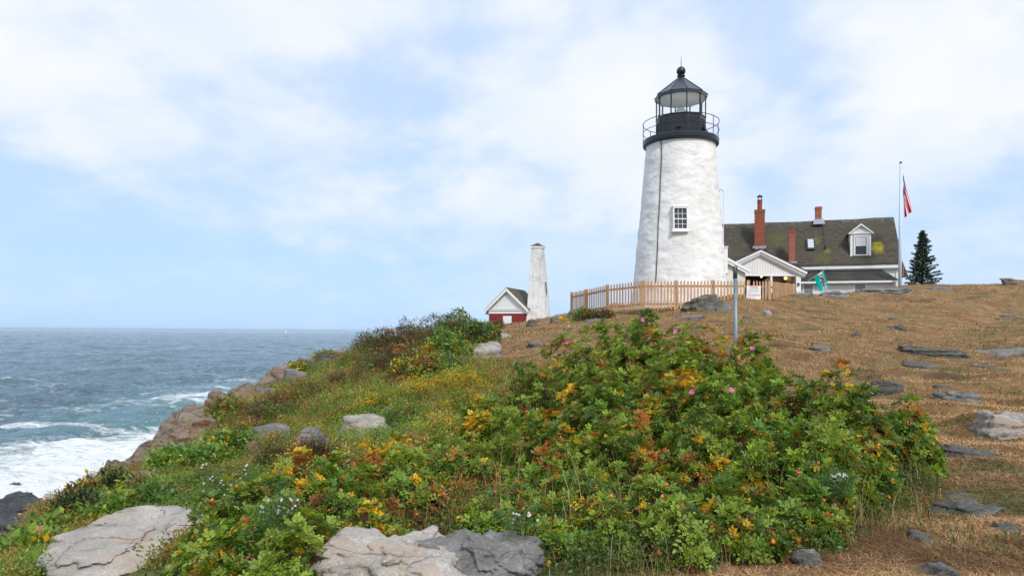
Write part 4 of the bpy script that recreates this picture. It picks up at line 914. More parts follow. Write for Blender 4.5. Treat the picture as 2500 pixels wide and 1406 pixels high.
# ================================================================ warning sign
sgp = at(1839.5, 731, 31.15); sg = thing('warning_sign', 'white WARNING board with red and grey lettering on the picket fence', 'sign', (sgp.x, 31.12, sgp.z), R(2))
SW, SH_ = .64, .60
bd = MB().box(-SW / 2, SW / 2, 0, .015, 0, SH_).build('board', simple('white_sign_board', (.86, .87, .87), .5), sg)
M_SRED = simple('red_sign_paint', (.62, .008, .015), .6); M_SGREY = simple('grey_sign_paint', (.30, .32, .36), .6)
def sline(text, z, size, mat, wlim=None, left=None):
    def pl_(co): return Vector((co.x, -.004, co.y + z))
    o = letters(text, mat, bd, pl_, size)
    xs_ = [v.co.x for v in o.data.vertices]; ww = max(xs_) - min(xs_)
    k = (wlim / ww) if wlim else 1.0
    for v in o.data.vertices:
        v.co.x *= k
    if left is not None:
        mn = min(v.co.x for v in o.data.vertices)
        for v in o.data.vertices: v.co.x += left - mn
sline('WARNING', .50, .10, M_SRED, .40)
for i, (tx, wl2) in enumerate((('IF YOU PROCEED BEYOND HERE', .54), ('ONTO THE ROCKS YOU ARE AT RISK', .50), ('OF SLIPPING. WAVES MAY REACH', .52), ('ANY POINT AND SWEEP YOU INTO', .55), ('THE WATER', .17))):
    sline(tx, .445 - i * .043, .034, M_SGREY, wl2, -.28)
sline('LIVES HAVE BEEN LOST', .188, .075, M_SRED, .58)
sline('AT THIS LOCATION. PLEASE', .145, .034, M_SGREY, .55, -.28); sline('STAY CLEAR OF THE SURF', .102, .034, M_SGREY, .36, -.28)

# ================================================================ grey pipe post in the bushes
pp = at(1799, 833, 11.3); g0 = gz(pp.x, 11.3); pt = at(1795, 665, 11.3)
gp = thing('pipe_post', 'upright grey galvanised pipe post with loop on top, rising from the rose bushes', 'post', (pp.x, 11.3, g0 - .2))
top = pt.z - g0 + .2; ddx = pt.x - pp.x
MB().tube([(0, 0, 0), (ddx, 0, top)], .0325, 16).build('pole', M_GALV, gp, True)
MB().lathe([(.030, top - .10), (.0345, top - .095), (.0345, top + .02), (.030, top + .03)], 16, c=(ddx, 0)).build('cap', M_DKMETAL, gp, True)
lp = [(ddx - .026, 0, top + .02), (ddx - .027, 0, top + .07)] + [(ddx + .027 * math.cos(a), 0, top + .07 + .027 * math.sin(a)) for a in np.linspace(PI, 0, 9)] + [(ddx + .026, 0, top + .02)]
MB().tube(lp, .0085, 8).build('loop', M_DKMETAL, gp, True)

# ================================================================ sailboat far out
sp_ = at(697.5, 812, 3000); sb = thing('sailboat', 'tiny white sailing boat near the horizon', 'boat', (sp_.x, 3000, 0))
MB().prism([(-5, 1.6), (-4, -.3), (4, -.3), (6.2, 1.8)], -1.4, 1.4).build('hull', M_WHITE, sb)
MB().prism([(-4.6, 2.6), (.2, 2.6), (.2, 12.5)], -.04, .04).prism([(.6, 2.4), (5.8, 2.4), (.6, 11.0)], -.04, .04).build('sails', M_CLW, sb)
MB().tube([(.4, 0, 1.6), (.4, 0, 13)], .1, 6).build('mast', M_WHITE, sb)
# ================================================================ rocks
def rockmat(name, cols, lichen=(0.30, 0.31, 0.24), strata=0.5, rot=(0, 0.25, 0), stain=None, wet=0.0, sc=1.0):
    t = MT(name, 0.88 - 0.5 * wet, 0.25 + .3 * wet)
    o = t.coord('Object', (sc, sc, sc)); st = t.coord('Object', (1.2 * sc, 1.2 * sc, 9 * sc), rot)
    n = t.noise(o, 2.2, 9, 0.68); s = t.noise(st, 1.1, 7, 0.62, 0.5); f = t.noise(o, 48, 4, 0.7); m = t.noise(t.coord('Object', (sc, sc, sc), loc=(9, 4, 2)), 1.1, 6, 0.7)
    c = t.ramp(n, [(0.28, cols[0]), (0.5, cols[1]), (0.72, cols[2])])
    c = t.mix(t.rng(s, 0.42, 0.60, strata, 0.0), c, tuple(q * 0.30 for q in cols[0]))
    c = t.mix(t.rng(f, 0.35, 0.62, .55, 0.0), c, tuple(q * 0.45 for q in cols[1]))
    c = t.mix(t.rng(f, 0.58, 0.75, .0, .45), c, tuple(min(.85, q * 1.5) for q in cols[2]))
    if stain: c = t.mix(t.rng(m, 0.52, 0.66, 0, 0.75), c, stain)
    c = t.mix(t.rng(t.vor(t.coord('Object', (sc, sc, sc), loc=(2, 7, 1)), 2.6), 0.10, 0.17, .55, 0), c, lichen)
    wv = t.n('ShaderNodeTexNoise'); t.L.new(o, wv.inputs['Vector']); wv.inputs['Scale'].default_value = 1.6; wv.inputs['Detail'].default_value = 6
    wa = t.n('ShaderNodeVectorMath', operation='MULTIPLY_ADD'); t.L.new(wv.outputs['Color'], wa.inputs[0]); wa.inputs[1].default_value = (1.1, 1.1, .5); t.L.new(t.coord('Object', (.55 * sc, 1.5 * sc, 2.4 * sc), (0.2, 0.4, 0.3)), wa.inputs[2])
    cr = t.vor(wa.outputs[0], 1.1, 'DISTANCE_TO_EDGE'); cr = t.math('ADD', cr, t.math('MULTIPLY', t.math('SUBTRACT', n, .5), .12))
    c = t.mix(t.math('MULTIPLY', t.rng(cr, 0.0, 0.009, .55, 0.0), t.rng(m, .45, .55)), c, tuple(q * 0.18 for q in cols[0]))
    t.color(c); t.bump(t.math('ADD', t.math('ADD', t.math('MULTIPLY', s, 1.2), n), t.math('ADD', t.math('MULTIPLY', f, .18), t.math('MULTIPLY', t.rng(cr, 0, .03), .15))), 0.8, 0.06); return t.m
RM = {
 'grey': rockmat('grey_lichened_gneiss', [(0.13, 0.13, 0.125), (0.24, 0.235, 0.22), (0.36, 0.35, 0.33)]),
 'dark': rockmat('dark_slaty_ledge', [(0.075, 0.075, 0.07), (0.15, 0.148, 0.135), (0.26, 0.255, 0.235)], (0.15, .15, .12), .6),
 'pale': rockmat('pale_granite', [(0.33, 0.31, 0.28), (0.46, 0.44, 0.40), (0.62, 0.60, 0.56)], stain=(0.42, 0.26, 0.15)),
 'pink': rockmat('pinkish_tan_slab', [(0.33, 0.30, 0.265), (0.47, 0.435, 0.39), (0.60, 0.57, 0.52)], (0.36, .36, .31), .3, (0, .1, .4), stain=(0.42, 0.31, 0.225)),
 'tan': rockmat('tan_shore_rock', [(0.17, 0.12, 0.09), (0.30, 0.225, 0.165), (0.42, 0.36, 0.29)], (0.2, .19, .15), .6, stain=(0.28, 0.14, 0.07)),
 'moss': rockmat('mossy_grey_ledge', [(0.12, 0.115, 0.09), (0.20, 0.195, 0.155), (0.30, 0.29, 0.25)], (0.13, .135, .05), .5, (0, .35, 0)),
 'wet': rockmat('wet_black_rock', [(0.022, 0.025, 0.03), (0.05, 0.055, 0.062), (0.12, 0.125, 0.13)], (0.08, .08, .08), .5, (0, .5, .2), wet=.7, sc=.5),
 'wetbrown': rockmat('wet_brown_rock', [(0.05, 0.035, 0.022), (0.11, 0.08, 0.05), (0.22, 0.19, 0.15)], (0.4, .42, .42), .4, (0, .1, 0), wet=.5, sc=.5)}
def ico(n):
    bm = bmesh.new(); bmesh.ops.create_icosphere(bm, subdivisions=n, radius=1.0); bm.verts.ensure_lookup_table()
    v = np.array([q.co for q in bm.verts]); f = np.array([[q.index for q in p.verts] for p in bm.faces]); bm.free(); return v, f
ICO = {n: ico(n) for n in (3, 4, 5, 6)}
ROCKS = []
def rock(pos, size, seed, mat, label, rz=0.0, tilt=(0, 0), sub=5, rough=.13, sharp=22, flat=0.0, name='rock', group=None, sink=0.0, cuts=15, cat='rock', top=.62, wob=.34):
    """size: full extents (m); pos: point where it meets the ground"""
    rg = np.random.default_rng(seed); v, f = ICO[sub]
    nrm = rg.normal(size=(cuts, 3)); nrm /= np.linalg.norm(nrm, axis=1)[:, None]; d = rg.uniform(.62, 1.0, cuts)
    nrm[0] = (rg.uniform(-.15, .15), rg.uniform(-.15, .15), 1); d[0] = top; nrm[0] /= np.linalg.norm(nrm[0])
    c = v @ nrm.T; r = np.where(c > 0.02, d / np.maximum(c, .02), 9.0)
    r = -np.log(np.exp(-sharp * np.minimum(r, 3)).sum(1) + math.exp(-sharp * 1.05)) / sharp
    p = v * r[:, None]; p[:, :2] /= np.abs(p[:, :2]).max(0); p[:, 2] /= p[:, 2].max()
    s = np.array(size) / 2; q = p * s
    fr = 1.0 / max(size) * 3
    off = rg.uniform(0, 50, 3)
    nn = v / np.linalg.norm(v, axis=1)[:, None]
    st = q.copy(); st[:, 2] *= 5
    rdg = 1 - 2 * np.abs(fbm(q * fr * 1.3 + off + 9, 4, seed % 71, .55)) * 2
    q = q + nn * (.06 * min(size[:3]) * rdg)[:, None]
    q = q + nn * (rough * min(size[:3]) * (fbm(q * fr + off, 5, seed % 97, .55) + .5 * fbm(st * fr * .8 + off, 3, seed % 89)))[:, None]
    aa_ = np.arctan2(q[:, 1], q[:, 0]); q[:, :2] *= (1 + wob * fbm(np.stack([np.cos(aa_) * 1.7, np.sin(aa_) * 1.7, q[:, 2] / size[2] * 1.2], 1) + off, 4, seed % 83, .6))[:, None]
    ROCKS.append((pos[0], pos[1], rz, size[0] * .5, size[1] * .5))
    # stepped strata
    zq = q[:, 2] / size[2] * (5 + seed % 4) + 1.0 * fbm(q * fr * .5 + off, 2, 7); stp = (zq - np.floor(zq)); q[:, :2] *= (1 - .13 * sst(.45, .9, stp) + .05 * fbm(np.stack([zq.round(), zq * 0, zq * 0 + seed], 1), 1, 3))[:, None]
    ax_, ay_ = R(tilt[0]), R(tilt[1]); Rm = np.array((Matrix.Rotation(rz, 3, 'Z') @ Matrix.Rotation(ax_, 3, 'X') @ Matrix.Rotation(ay_, 3, 'Y')))
    q = q @ Rm.T
    o = np_mesh(name, q, [f], RM[mat], smooth=True); o.location = (pos[0], pos[1], pos[2] + size[2] * (.5 - flat) - sink)
    tag(o, label, cat, group); return o
label_slope = [False]
def rock_px(px, pyb, wpx, hpx, seed, mat, label, depth=0.7, Y=None, thick=None, **k):
    """a rock whose foot is seen at (px, pyb), wpx wide and hpx high in the photograph"""
    if label_slope[0]: hpx *= 1.1; wpx *= 1.12
    elif pyb < 800: hpx *= .72
    else: hpx *= .9
    g = ground(px, pyb) if Y is None else at(px, pyb, Y)
    sY = g.y / F; wd = wpx * sY; ht = hpx * sY
    dp = wd * depth; th_ = max(thick or 0, ht * 3.0, wd * .30)
    if 'tilt' not in k: k['tilt'] = ((seed * 37) % 15 - 3, (seed * 53) % 17 - 8)
    p = Vector((g.x, g.y + dp * .42, g.z + ht * .9 - th_)) if 'free' not in k else g
    k.pop('free', None)
    # its top should reach hpx above the foot
    top = at(px, pyb - hpx, g.y + dp * .45).z
    p.z = top - th_
    return rock(p, (wd * 1.04, dp, th_), seed, mat, label, **k)
GR = 'rocks and ledges on the meadow'; GS = 'rocks along the seaward slope'
# foreground slabs
rock((at(285, 1400, 6.6).x, 6.85, at(255, 1330, 6.9).z - .55), (1.55, 2.2, .70), 3, 'pink', 'large flat pinkish slab at the bottom left corner behind the low roses', rz=R(14), tilt=(5, -7), sub=6, rough=.05, cuts=10, top=.5, sharp=30, wob=.14)
rock((at(935, 1406, 4.5).x, 4.75, at(950, 1345, 4.7).z - .72), (1.42, 1.2, .80), 8, 'pink', 'big grey-pink granite boulder, left one of the pair at the bottom centre edge', rz=R(-8), tilt=(4, 6), sub=6, rough=.05, cuts=10, top=.5, sharp=30, wob=.14)
rock((at(1170, 1406, 4.7).x, 4.95, at(1120, 1330, 4.95).z - .66), (1.12, 1.1, .72), 21, 'grey', 'dark grey boulder with pale lichen spots, right one of the bottom centre pair', rz=R(12), tilt=(4, 14), sub=6, rough=.05, cuts=10, top=.5, sharp=30, wob=.14)
rock_px(1997, 1385, 75, 78, 31, 'grey', 'grey rock under the right lower edge of the rose thicket', tilt=(10, -20), sub=5, depth=.9)
rock_px(2290, 1330, 110, 28, 33, 'dark', 'flat dark ledge in the straw right of the thicket, above the lowest one', depth=1.0, sub=4)
rock_px(2320, 1440, 150, 70, 35, 'dark', 'lowest flat dark ledge at the bottom right edge', depth=1.0, sub=5, tilt=(8, 6), Y=4.9)
rock_px(2480, 1310, 90, 38, 36, 'dark', 'dark grey slab at the right frame edge, low in the picture', depth=1.1, sub=4)
rock_px(2400, 1262, 210, 34, 37, 'dark', 'long dark ledge running out of the right frame edge', depth=.5, sub=5, tilt=(4, -4))
rock_px(2370, 1225, 130, 22, 38, 'dark', 'dark slab just above the long dark ledge', depth=.6, sub=4)
rock_px(2215, 1202, 60, 8, 39, 'pale', 'thin whitish stone in the straw beside the thicket', depth=.4, sub=4, tilt=(0, 10))
rock_px(2228, 1160, 62, 20, 40, 'dark', 'small tilted dark stone right of the thicket edge', depth=.5, sub=4, tilt=(0, -24))
rock_px(2380, 1118, 215, 26, 41, 'dark', 'long thin layered grey plank of rock right of the thicket', depth=.25, sub=5, tilt=(0, 5), rough=.14)
rock_px(2475, 1070, 150, 64, 43, 'pale', 'thick pale flat-topped rock at the right frame edge', depth=.8, sub=5, tilt=(5, 0), rough=.08)
rock_px(2488, 1035, 90, 26, 44, 'pale', 'smaller pale rock resting behind the thick flat-topped one', depth=.8, sub=4)
rock_px(2365, 983, 118, 34, 45, 'grey', 'oval grey rock in the dry grass above the pale flat-topped rocks', depth=.9, sub=5, tilt=(4, 6), rough=.06)
rock_px(2310, 950, 60, 12, 46, 'dark', 'low dark stone just behind the oval grey rock', sub=4)
rock_px(2160, 965, 95, 40, 47, 'dark', 'dark brown lump of rock behind the right end of the thicket', depth=.8, sub=5, tilt=(0, 8))
rock_px(2470, 908, 180, 14, 48, 'dark', 'long low ledge at the right edge under the broad outcrop', depth=.4, sub=4)
rock_px(2255, 900, 110, 18, 49, 'dark', 'low dark stone left of the green tuft', sub=4)
rock_px(2290, 872, 200, 26, 50, 'dark', 'broad striped ledge outcrop in the middle of the right meadow', depth=.5, sub=5, tilt=(0, 3), rough=.08)
rock_px(2440, 868, 190, 13, 51, 'grey', 'flat tail of the striped ledge reaching the right frame edge', depth=.4, sub=4)
rock_px(2010, 858, 68, 14, 52, 'grey', 'grey stone above a tuft of grass right of the pipe post', sub=4)
rock_px(2200, 805, 52, 13, 53, 'dark', 'small dark stone on the mid slope', sub=4)
rock_px(2095, 822, 34, 9, 54, 'dark', 'small flat dark stone left of the mid slope stone', sub=4)
rock_px(2190, 782, 42, 7, 55, 'dark', 'thin dark sliver of rock high on the right slope', sub=4)
rock_px(2480, 775, 55, 7, 56, 'grey', 'small stone near the right frame edge high on the slope', sub=4)
rock_px(1875, 771, 26, 18, 57, 'pale', 'small pale boulder on the meadow right of the pipe post', sub=4, depth=.8)
rock_px(1825, 775, 26, 6, 58, 'grey', 'tiny flat stone left of the small pale boulder', sub=4)
rock_px(2045, 728, 88, 20, 60, 'grey', 'grey humped ledge below the white lean-to', depth=.6, sub=5)
rock_px(1955, 724, 90, 10, 61, 'moss', 'low mossy ledge at the foot of the porch fence', depth=.4, sub=4)
rock_px(2180, 716, 150, 22, 62, 'grey', 'wide lichened crest ledge under the flagpole', depth=.5, sub=5, rough=.08)
rock_px(2310, 712, 110, 16, 63, 'grey', 'crest ledge right of the spruce', depth=.5, sub=5)
rock_px(2485, 694, 60, 18, 64, 'tan', 'reddish knob of rock on the skyline at the right frame edge', sub=5)
rock_px(1728, 757, 118, 42, 65, 'moss', 'tilted mossy slab leaning before the fence by the tower', depth=.6, sub=5, tilt=(0, -12), thick=.75, rough=.14)
rock_px(1765, 760, 70, 22, 66, 'grey', 'smooth grey ledge just right of the tilted mossy slab', depth=.7, sub=4, tilt=(0, -6))
rock_px(1685, 782, 92, 16, 67, 'grey', 'long pale grey ledge on the slope below the tilted slab', depth=.35, sub=5, tilt=(0, -6))
rock_px(1455, 784, 66, 9, 68, 'grey', 'low ledge beneath the left end of the picket fence', sub=4)
rock_px(1299, 797, 32, 24, 70, 'moss', 'upright brown rock at the foot of the clapboard tower', sub=4, depth=.7)
rock_px(1360, 787, 46, 18, 71, 'moss', 'peaked brown rock between the clapboard tower and the fence', sub=4, depth=.7)
rock_px(1228, 824, 52, 10, 72, 'pale', 'flat whitish stone on the meadow below the brick house', sub=4)
rock_px(1192, 805, 30, 9, 73, 'pale', 'small whitish stone left of the brick house door', sub=4)
rock_px(1186, 880, 92, 50, 74, 'pale', 'rounded white boulder beside the far shrubs', depth=.8, sub=5, rough=.05, sharp=7)
rock_px(1320, 845, 70, 9, 75, 'grey', 'thin grey ledge behind the top of the thicket', sub=4)
# seaward slope
label_slope[0] = True
rock_px(893, 1072, 118, 62, 80, 'pale', 'big white and orange boulder in the middle of the seaward slope', depth=.8, sub=5, rough=.07, sharp=18, cuts=11, tilt=(6, -8))
rock_px(775, 1105, 95, 58, 81, 'grey', 'smooth grey sloping slab left of the white and orange boulder', depth=.8, sub=5, tilt=(18, -14), rough=.04)
rock_px(985, 1085, 34, 30, 82, 'grey', 'small grey block right of the white and orange boulder', sub=4)
rock_px(880, 1098, 24, 16, 83, 'tan', 'small tan stone below the white and orange boulder', sub=4)
rock_px(950, 1010, 36, 14, 84, 'grey', 'small grey stone above the white and orange boulder', sub=4)
rock_px(655, 1076, 118, 34, 85, 'grey', 'layered striped slab left on the seaward slope', depth=.5, sub=5, tilt=(0, 4), rough=.14)
rock_px(625, 1046, 58, 32, 86, 'tan', 'narrow rusty ledge above the layered striped slab', depth=.5, sub=4, tilt=(0, -12))
rock_px(612, 1115, 40, 34, 87, 'tan', 'brownish rock half hidden below the layered striped slab', sub=4)
rock_px(820, 1150, 80, 34, 88, 'moss', 'mossy stone just behind the low roses', sub=4)
rock_px(672, 944, 102, 44, 89, 'tan', 'overhanging tan boulder on the cliff edge, uppermost of the big ones', depth=.7, sub=5, tilt=(0, 10), thick=.85, rough=.10)
rock_px(712, 932, 66, 26, 90, 'grey', 'grey flank of rock right of the overhanging tan boulder', sub=4, tilt=(0, 12))
rock_px(535, 1003, 84, 42, 91, 'tan', 'rounded tan boulder on the cliff edge below the overhanging one', depth=.7, sub=5, thick=.9)
rock_px(795, 888, 52, 22, 92, 'dark', 'jutting dark ledge on the skyline left of the far shrubs', depth=.7, sub=4)
rock_px(757, 900, 40, 18, 93, 'dark', 'small dark rock below the jutting ledge', sub=4)
rock_px(500, 1058, 62, 38, 94, 'tan', 'rounded pale tan rock on the shore ledges', depth=.7, sub=5, thick=.8)
rock_px(440, 1095, 84, 44, 95, 'tan', 'broad cracked ledge on the cliff edge', depth=.7, sub=5, thick=1.0, rough=.14)
rock_px(395, 1122, 76, 40, 96, 'tan', 'brown cracked ledge lower on the cliff edge', depth=.7, sub=5, thick=1.0, rough=.14)
rock_px(345, 1160, 72, 52, 97, 'tan', 'lowest brown ledge of the cliff edge above the foam', depth=.7, sub=5, thick=1.1, rough=.14)
rock_px(375, 1140, 60, 40, 111, 'tan', 'dark gapped ledge between the two lowest brown ledges of the cliff edge', depth=.7, sub=5, thick=1.0)
rock_px(468, 1078, 60, 34, 112, 'tan', 'small cracked block between the broad ledge and the rounded pale tan rock', depth=.7, sub=5, thick=.9)
rock_px(415, 1120, 70, 30, 113, 'grey', 'grey flat ledge just in front of the broad cracked ledge', depth=.7, sub=5, thick=.9)
rock_px(585, 985, 60, 28, 114, 'tan', 'low rust stained block right of the rounded tan boulder', depth=.7, sub=4, thick=.8)
rock_px(640, 968, 60, 22, 115, 'grey', 'grey block tucked below the overhanging tan boulder', depth=.7, sub=4, thick=.8)
rock_px(560, 1072, 60, 22, 116, 'grey', 'small grey stone left of the layered striped slab', sub=4)
rock_px(330, 1190, 70, 34, 117, 'tan', 'brown block under the lowest ledge, over the bayberry', depth=.7, sub=5, thick=1.0)
rock_px(1045, 1040, 40, 18, 118, 'grey', 'small rock between the goldenrod and the thicket', sub=4)
rock_px(432, 1104, 22, 8, 98, 'pale', 'tiny white stone on the cliff edge ledges', sub=3)
# boulders in the surf at the far left
rock(at(135, 1330, 20.0) , (1.3, 3.2, 1.3), 101, 'wet', 'long grey sloping shore slab streaked with white, below the bayberry', rz=R(20), tilt=(0, -28), flat=.1, sub=5, rough=.06, sharp=20).location.z = at(112, 1272, 20).z
rock(at(20, 1330, 25.0), (2.9, 3, 2.6), 102, 'wet', 'wet black boulder at the lower left frame edge', sub=5, rough=.12).location.z = at(20, 1312, 25).z
rock(at(68, 1368, 22.0), (2.6, 2.4, 2.2), 103, 'wet', 'lowest wet black rock in the bottom left corner', sub=5, rough=.12).location.z = at(68, 1352, 22).z
rock(at(20, 1290, 30.0), (2.4, 2.2, 2.4), 104, 'wet', 'rounded black rock in the surf at the left frame edge', sub=5, rough=.06, sharp=8).location.z = at(20, 1296, 30).z
rock(at(40, 1245, 37.0), (4.2, 4, 2.0), 105, 'wetbrown', 'flat brown rock awash in the foam at the left frame edge', sub=5, rough=.06).location.z = -.55
rock(at(30, 1200, 43.0), (1.1, 1, .8), 106, 'wetbrown', 'tiny brown rock tip in the foam', sub=4).location.z = .05
# ================================================================ foliage
def leafmat(name, tr=0.25, rough=0.5, spec=0.35):
    t = MT(name, rough, spec); c = t.attr('leaf'); t.L.new(c, t.b.inputs['Base Color'])
    tl = t.n('ShaderNodeBsdfTranslucent'); t.L.new(t.mix(1.0, c, (1.25, 1.15, .6), 'MULTIPLY'), tl.inputs[0]); m = t.n('ShaderNodeMixShader'); m.inputs[0].default_value = tr
    t.L.new(t.b.outputs[0], m.inputs[1]); t.L.new(tl.outputs[0], m.inputs[2]); t.L.new(m.outputs[0], t.out.inputs[0]); return t.m
M_LEAF = leafmat('rose_leaves', .36, .42, .45); M_GRASS = leafmat('grass_blades', .3, .7, .2); M_NEEDLE = leafmat('needles', .1, .6, .2)
M_TWIG = simple('brown_twigs', (0.065, 0.042, 0.03), .8, .2, 0, .4, 20)
M_HIP = simple('rose_hip_skin', (0.60, 0.055, 0.012), .3, .5, 0, .25, 30); M_HIP2 = simple('orange_hip_skin', (0.65, 0.17, 0.025), .35, .5)
def rotm(n, up_twist, rg):
    """matrices (m,3,3) whose z axis is n, random twist"""
    n = n / np.linalg.norm(n, axis=1)[:, None]; a = np.where(np.abs(n[:, 2:3]) < .95, np.array([[0, 0, 1.]]), np.array([[1., 0, 0]])); x = np.cross(a, n); x /= np.linalg.norm(x, axis=1)[:, None]; y = np.cross(n, x)
    c, s = np.cos(up_twist)[:, None], np.sin(up_twist)[:, None]; x2 = x * c + y * s; y2 = -x * s + y * c; return np.stack([x2, y2, n], -1)
def leaflet(L_, W_, fold=.18):
    v = np.array([(0, 0, 0), (.35, .5, fold), (.75, .38, fold * .6), (1, 0, -.08), (.75, -.38, fold * .6), (.35, -.5, fold)]) * np.array([L_, W_, L_]); return v, np.array([[0, 3, 2, 1], [0, 5, 4, 3]])
def shoot_template(seed, nl=8, ll=.098, leaf=(.031, .0195), pairs=3, droop=.5):
    rg = np.random.default_rng(seed); V = []; Fc = []; ids = []; k = 0; lv, lf = leaflet(*leaf)
    for i in range(nl):
        az_ = i * 2.399 + rg.uniform(-.3, .3); el = rg.uniform(.05, .55) + .75 * (i / nl) ; ln = ll * rg.uniform(.75, 1.15) * (1 - .35 * i / nl)
        d = np.array([math.cos(az_) * math.cos(el), math.sin(az_) * math.cos(el), math.sin(el)]); sd = np.array([-math.sin(az_), math.cos(az_), 0]); up = np.cross(d, sd)
        spots = [(j, s_) for j in np.linspace(.35, .82, pairs) for s_ in (-1, 1)] + [(1.0, 0)]
        for (tt, s_) in spots:
            base = d * ln * tt + np.array([0, 0, -droop * ln * tt * tt * .6]) + np.array([0, 0, (i / nl) * .03])
            a = s_ * rg.uniform(.9, 1.25); dl = d * math.cos(a) + sd * math.sin(a) + np.array([0, 0, -.25 * tt * droop + rg.uniform(-.15, .15)]); dl /= np.linalg.norm(dl); wl_ = np.cross(up, dl); wl_ /= np.linalg.norm(wl_); ul = np.cross(dl, wl_)
            q = lv * rg.uniform(.8, 1.15); V.append(base + q[:, :1] * dl + q[:, 1:2] * wl_ + q[:, 2:] * ul); Fc.append(lf + k); ids += [i] * 6; k += 6
    return np.concatenate(V), np.concatenate(Fc), np.array(ids)
def cluster_template(seed, n=26, rad=.16, leaf=(.06, .035)):
    rg = np.random.default_rng(seed); V = []; Fc = []; k = 0; ids = []
    for i in range(n):
        d = rg.normal(size=3); d[2] = abs(d[2]) * .8; d /= np.linalg.norm(d); b = d * rad * rg.uniform(.3, 1); dl = d + rg.normal(size=3) * .7; dl /= np.linalg.norm(dl); w_ = np.cross(dl, rg.normal(size=3)); w_ /= np.linalg.norm(w_)
        s_ = rg.uniform(.7, 1.3); V.append(np.array([b, b + (dl * .5 * leaf[0] + w_ * leaf[1] * .5) * s_, b + dl * leaf[0] * s_, b + (dl * .5 * leaf[0] - w_ * leaf[1] * .5) * s_])); Fc.append(np.array([[0, 1, 2, 3]]) + k); k += 4; ids += [i] * 4
    return np.concatenate(V), np.concatenate(Fc), np.array(ids)
ROSE_T = [shoot_template(100 + i) for i in range(6)]; CLU_T = [cluster_template(200 + i) for i in range(6)]
BAY_T = [cluster_template(300 + i, 30, .10, (.065, .020)) for i in range(5)]
SUM_T = [cluster_template(400 + i, 34, .13, (.045, .018)) for i in range(5)]
FINE_T = [cluster_template(500 + i, 44, .13, (.030, .012)) for i in range(5)]
FRUIT = []
def stamp(templ, P, Nn, S, C, rg, jit=.22, pleaf=None):
    """instances of leaf templates baked into arrays. C: (m,3) colours; pleaf: list of (prob array, colour) leaf-wise changes"""
    Vs, Fs, Cs = [], [], []; off = 0; Mx = rotm(Nn, rg.uniform(0, 2 * PI, len(P)), rg); which = rg.integers(0, len(templ), len(P))
    for k, (tv, tf, ti) in enumerate(templ):
        m = np.nonzero(which == k)[0]
        if not len(m): continue
        v = np.einsum('mij,nj->mni', Mx[m] * S[m][:, None, None], tv) + P[m][:, None, :]
        nl = ti.max() + 1; lc = rg.normal(1, jit, (len(m), nl, 1)) * C[m][:, None, :]; lc[..., 0] *= rg.normal(1, jit * .5, (len(m), nl)); 
        if pleaf is not None:
            for (pr, colr) in pleaf:
                hit = rg.random((len(m), nl)) < pr[m][:, None]; lc = np.where(hit[..., None], np.array(colr) * rg.uniform(.75, 1.2, (len(m), nl, 1)), lc)
        c = np.clip(lc[:, ti, :], .004, .8)
        Vs.append(v.reshape(-1, 3)); Cs.append(c.reshape(-1, 3)); Fs.append((tf[None] + (np.arange(len(m)) * len(tv))[:, None, None]).reshape(-1, tf.shape[1]) + off); off += len(m) * len(tv)
    return np.concatenate(Vs), np.concatenate(Fs), np.concatenate(Cs)
GREENS = np.array([(0.12, 0.222, 0.027), (0.174, 0.294, 0.028), (0.09, 0.186, 0.034), (0.24, 0.36, 0.03), (0.204, 0.27, 0.027), (0.078, 0.162, 0.027)])
YEL = (.72, .44, .02); ORG = (.46, .17, .03); BRN = (.27, .115, .04); LIM = (.26, .36, .045); RUST = (.26, .07, .025)
PAL = {
 'rose': dict(base=GREENS, patch=[(YEL, .115), (ORG, .06), (BRN, .05), (LIM, .26)]),
 'rosey': dict(base=np.vstack([GREENS, [(.15, .25, .04), (.19, .27, .04)]]), patch=[(YEL, .19), (ORG, .09), (BRN, .08), (LIM, .32)]),
 'far': dict(base=np.array([(0.098, 0.182, 0.045), (0.078, 0.143, 0.04), (0.13, 0.215, 0.05)]), patch=[(YEL, .03), (ORG, .06), (BRN, .06), (LIM, .12)]),
 'farrust': dict(base=np.array([(.11, .10, .045), (.09, .11, .04), (.15, .085, .045), (.075, .11, .04)]), patch=[(ORG, .08), (RUST, .14), (BRN, .12), (LIM, .12)]),
 'rust': dict(base=np.array([(.20, .11, .04), (.13, .12, .04), (.09, .13, .04)]), patch=[(ORG, .18), (RUST, .12), (YEL, .10), (LIM, .2)]),
 'bay': dict(base=np.array([(.022, .06, .018), (.028, .07, .022)]), patch=[(LIM, .04)]),
 'olive': dict(base=np.array([(0.135, 0.165, 0.034), (0.18, 0.18, 0.042), (0.105, 0.15, 0.036), (0.195, 0.15, 0.048)]), patch=[(BRN, .12), (LIM, .15), (RUST, .06)]),
 'green': dict(base=np.array([(0.117, 0.234, 0.04), (0.156, 0.286, 0.045), (0.098, 0.195, 0.04)]), patch=[(LIM, .2), (BRN, .03), (YEL, .03)]),
 'gold': dict(base=np.array([(0.169, 0.234, 0.03), (0.13, 0.208, 0.03)]), patch=[(YEL, .3), ((.5, .42, .03), .25)]),
}
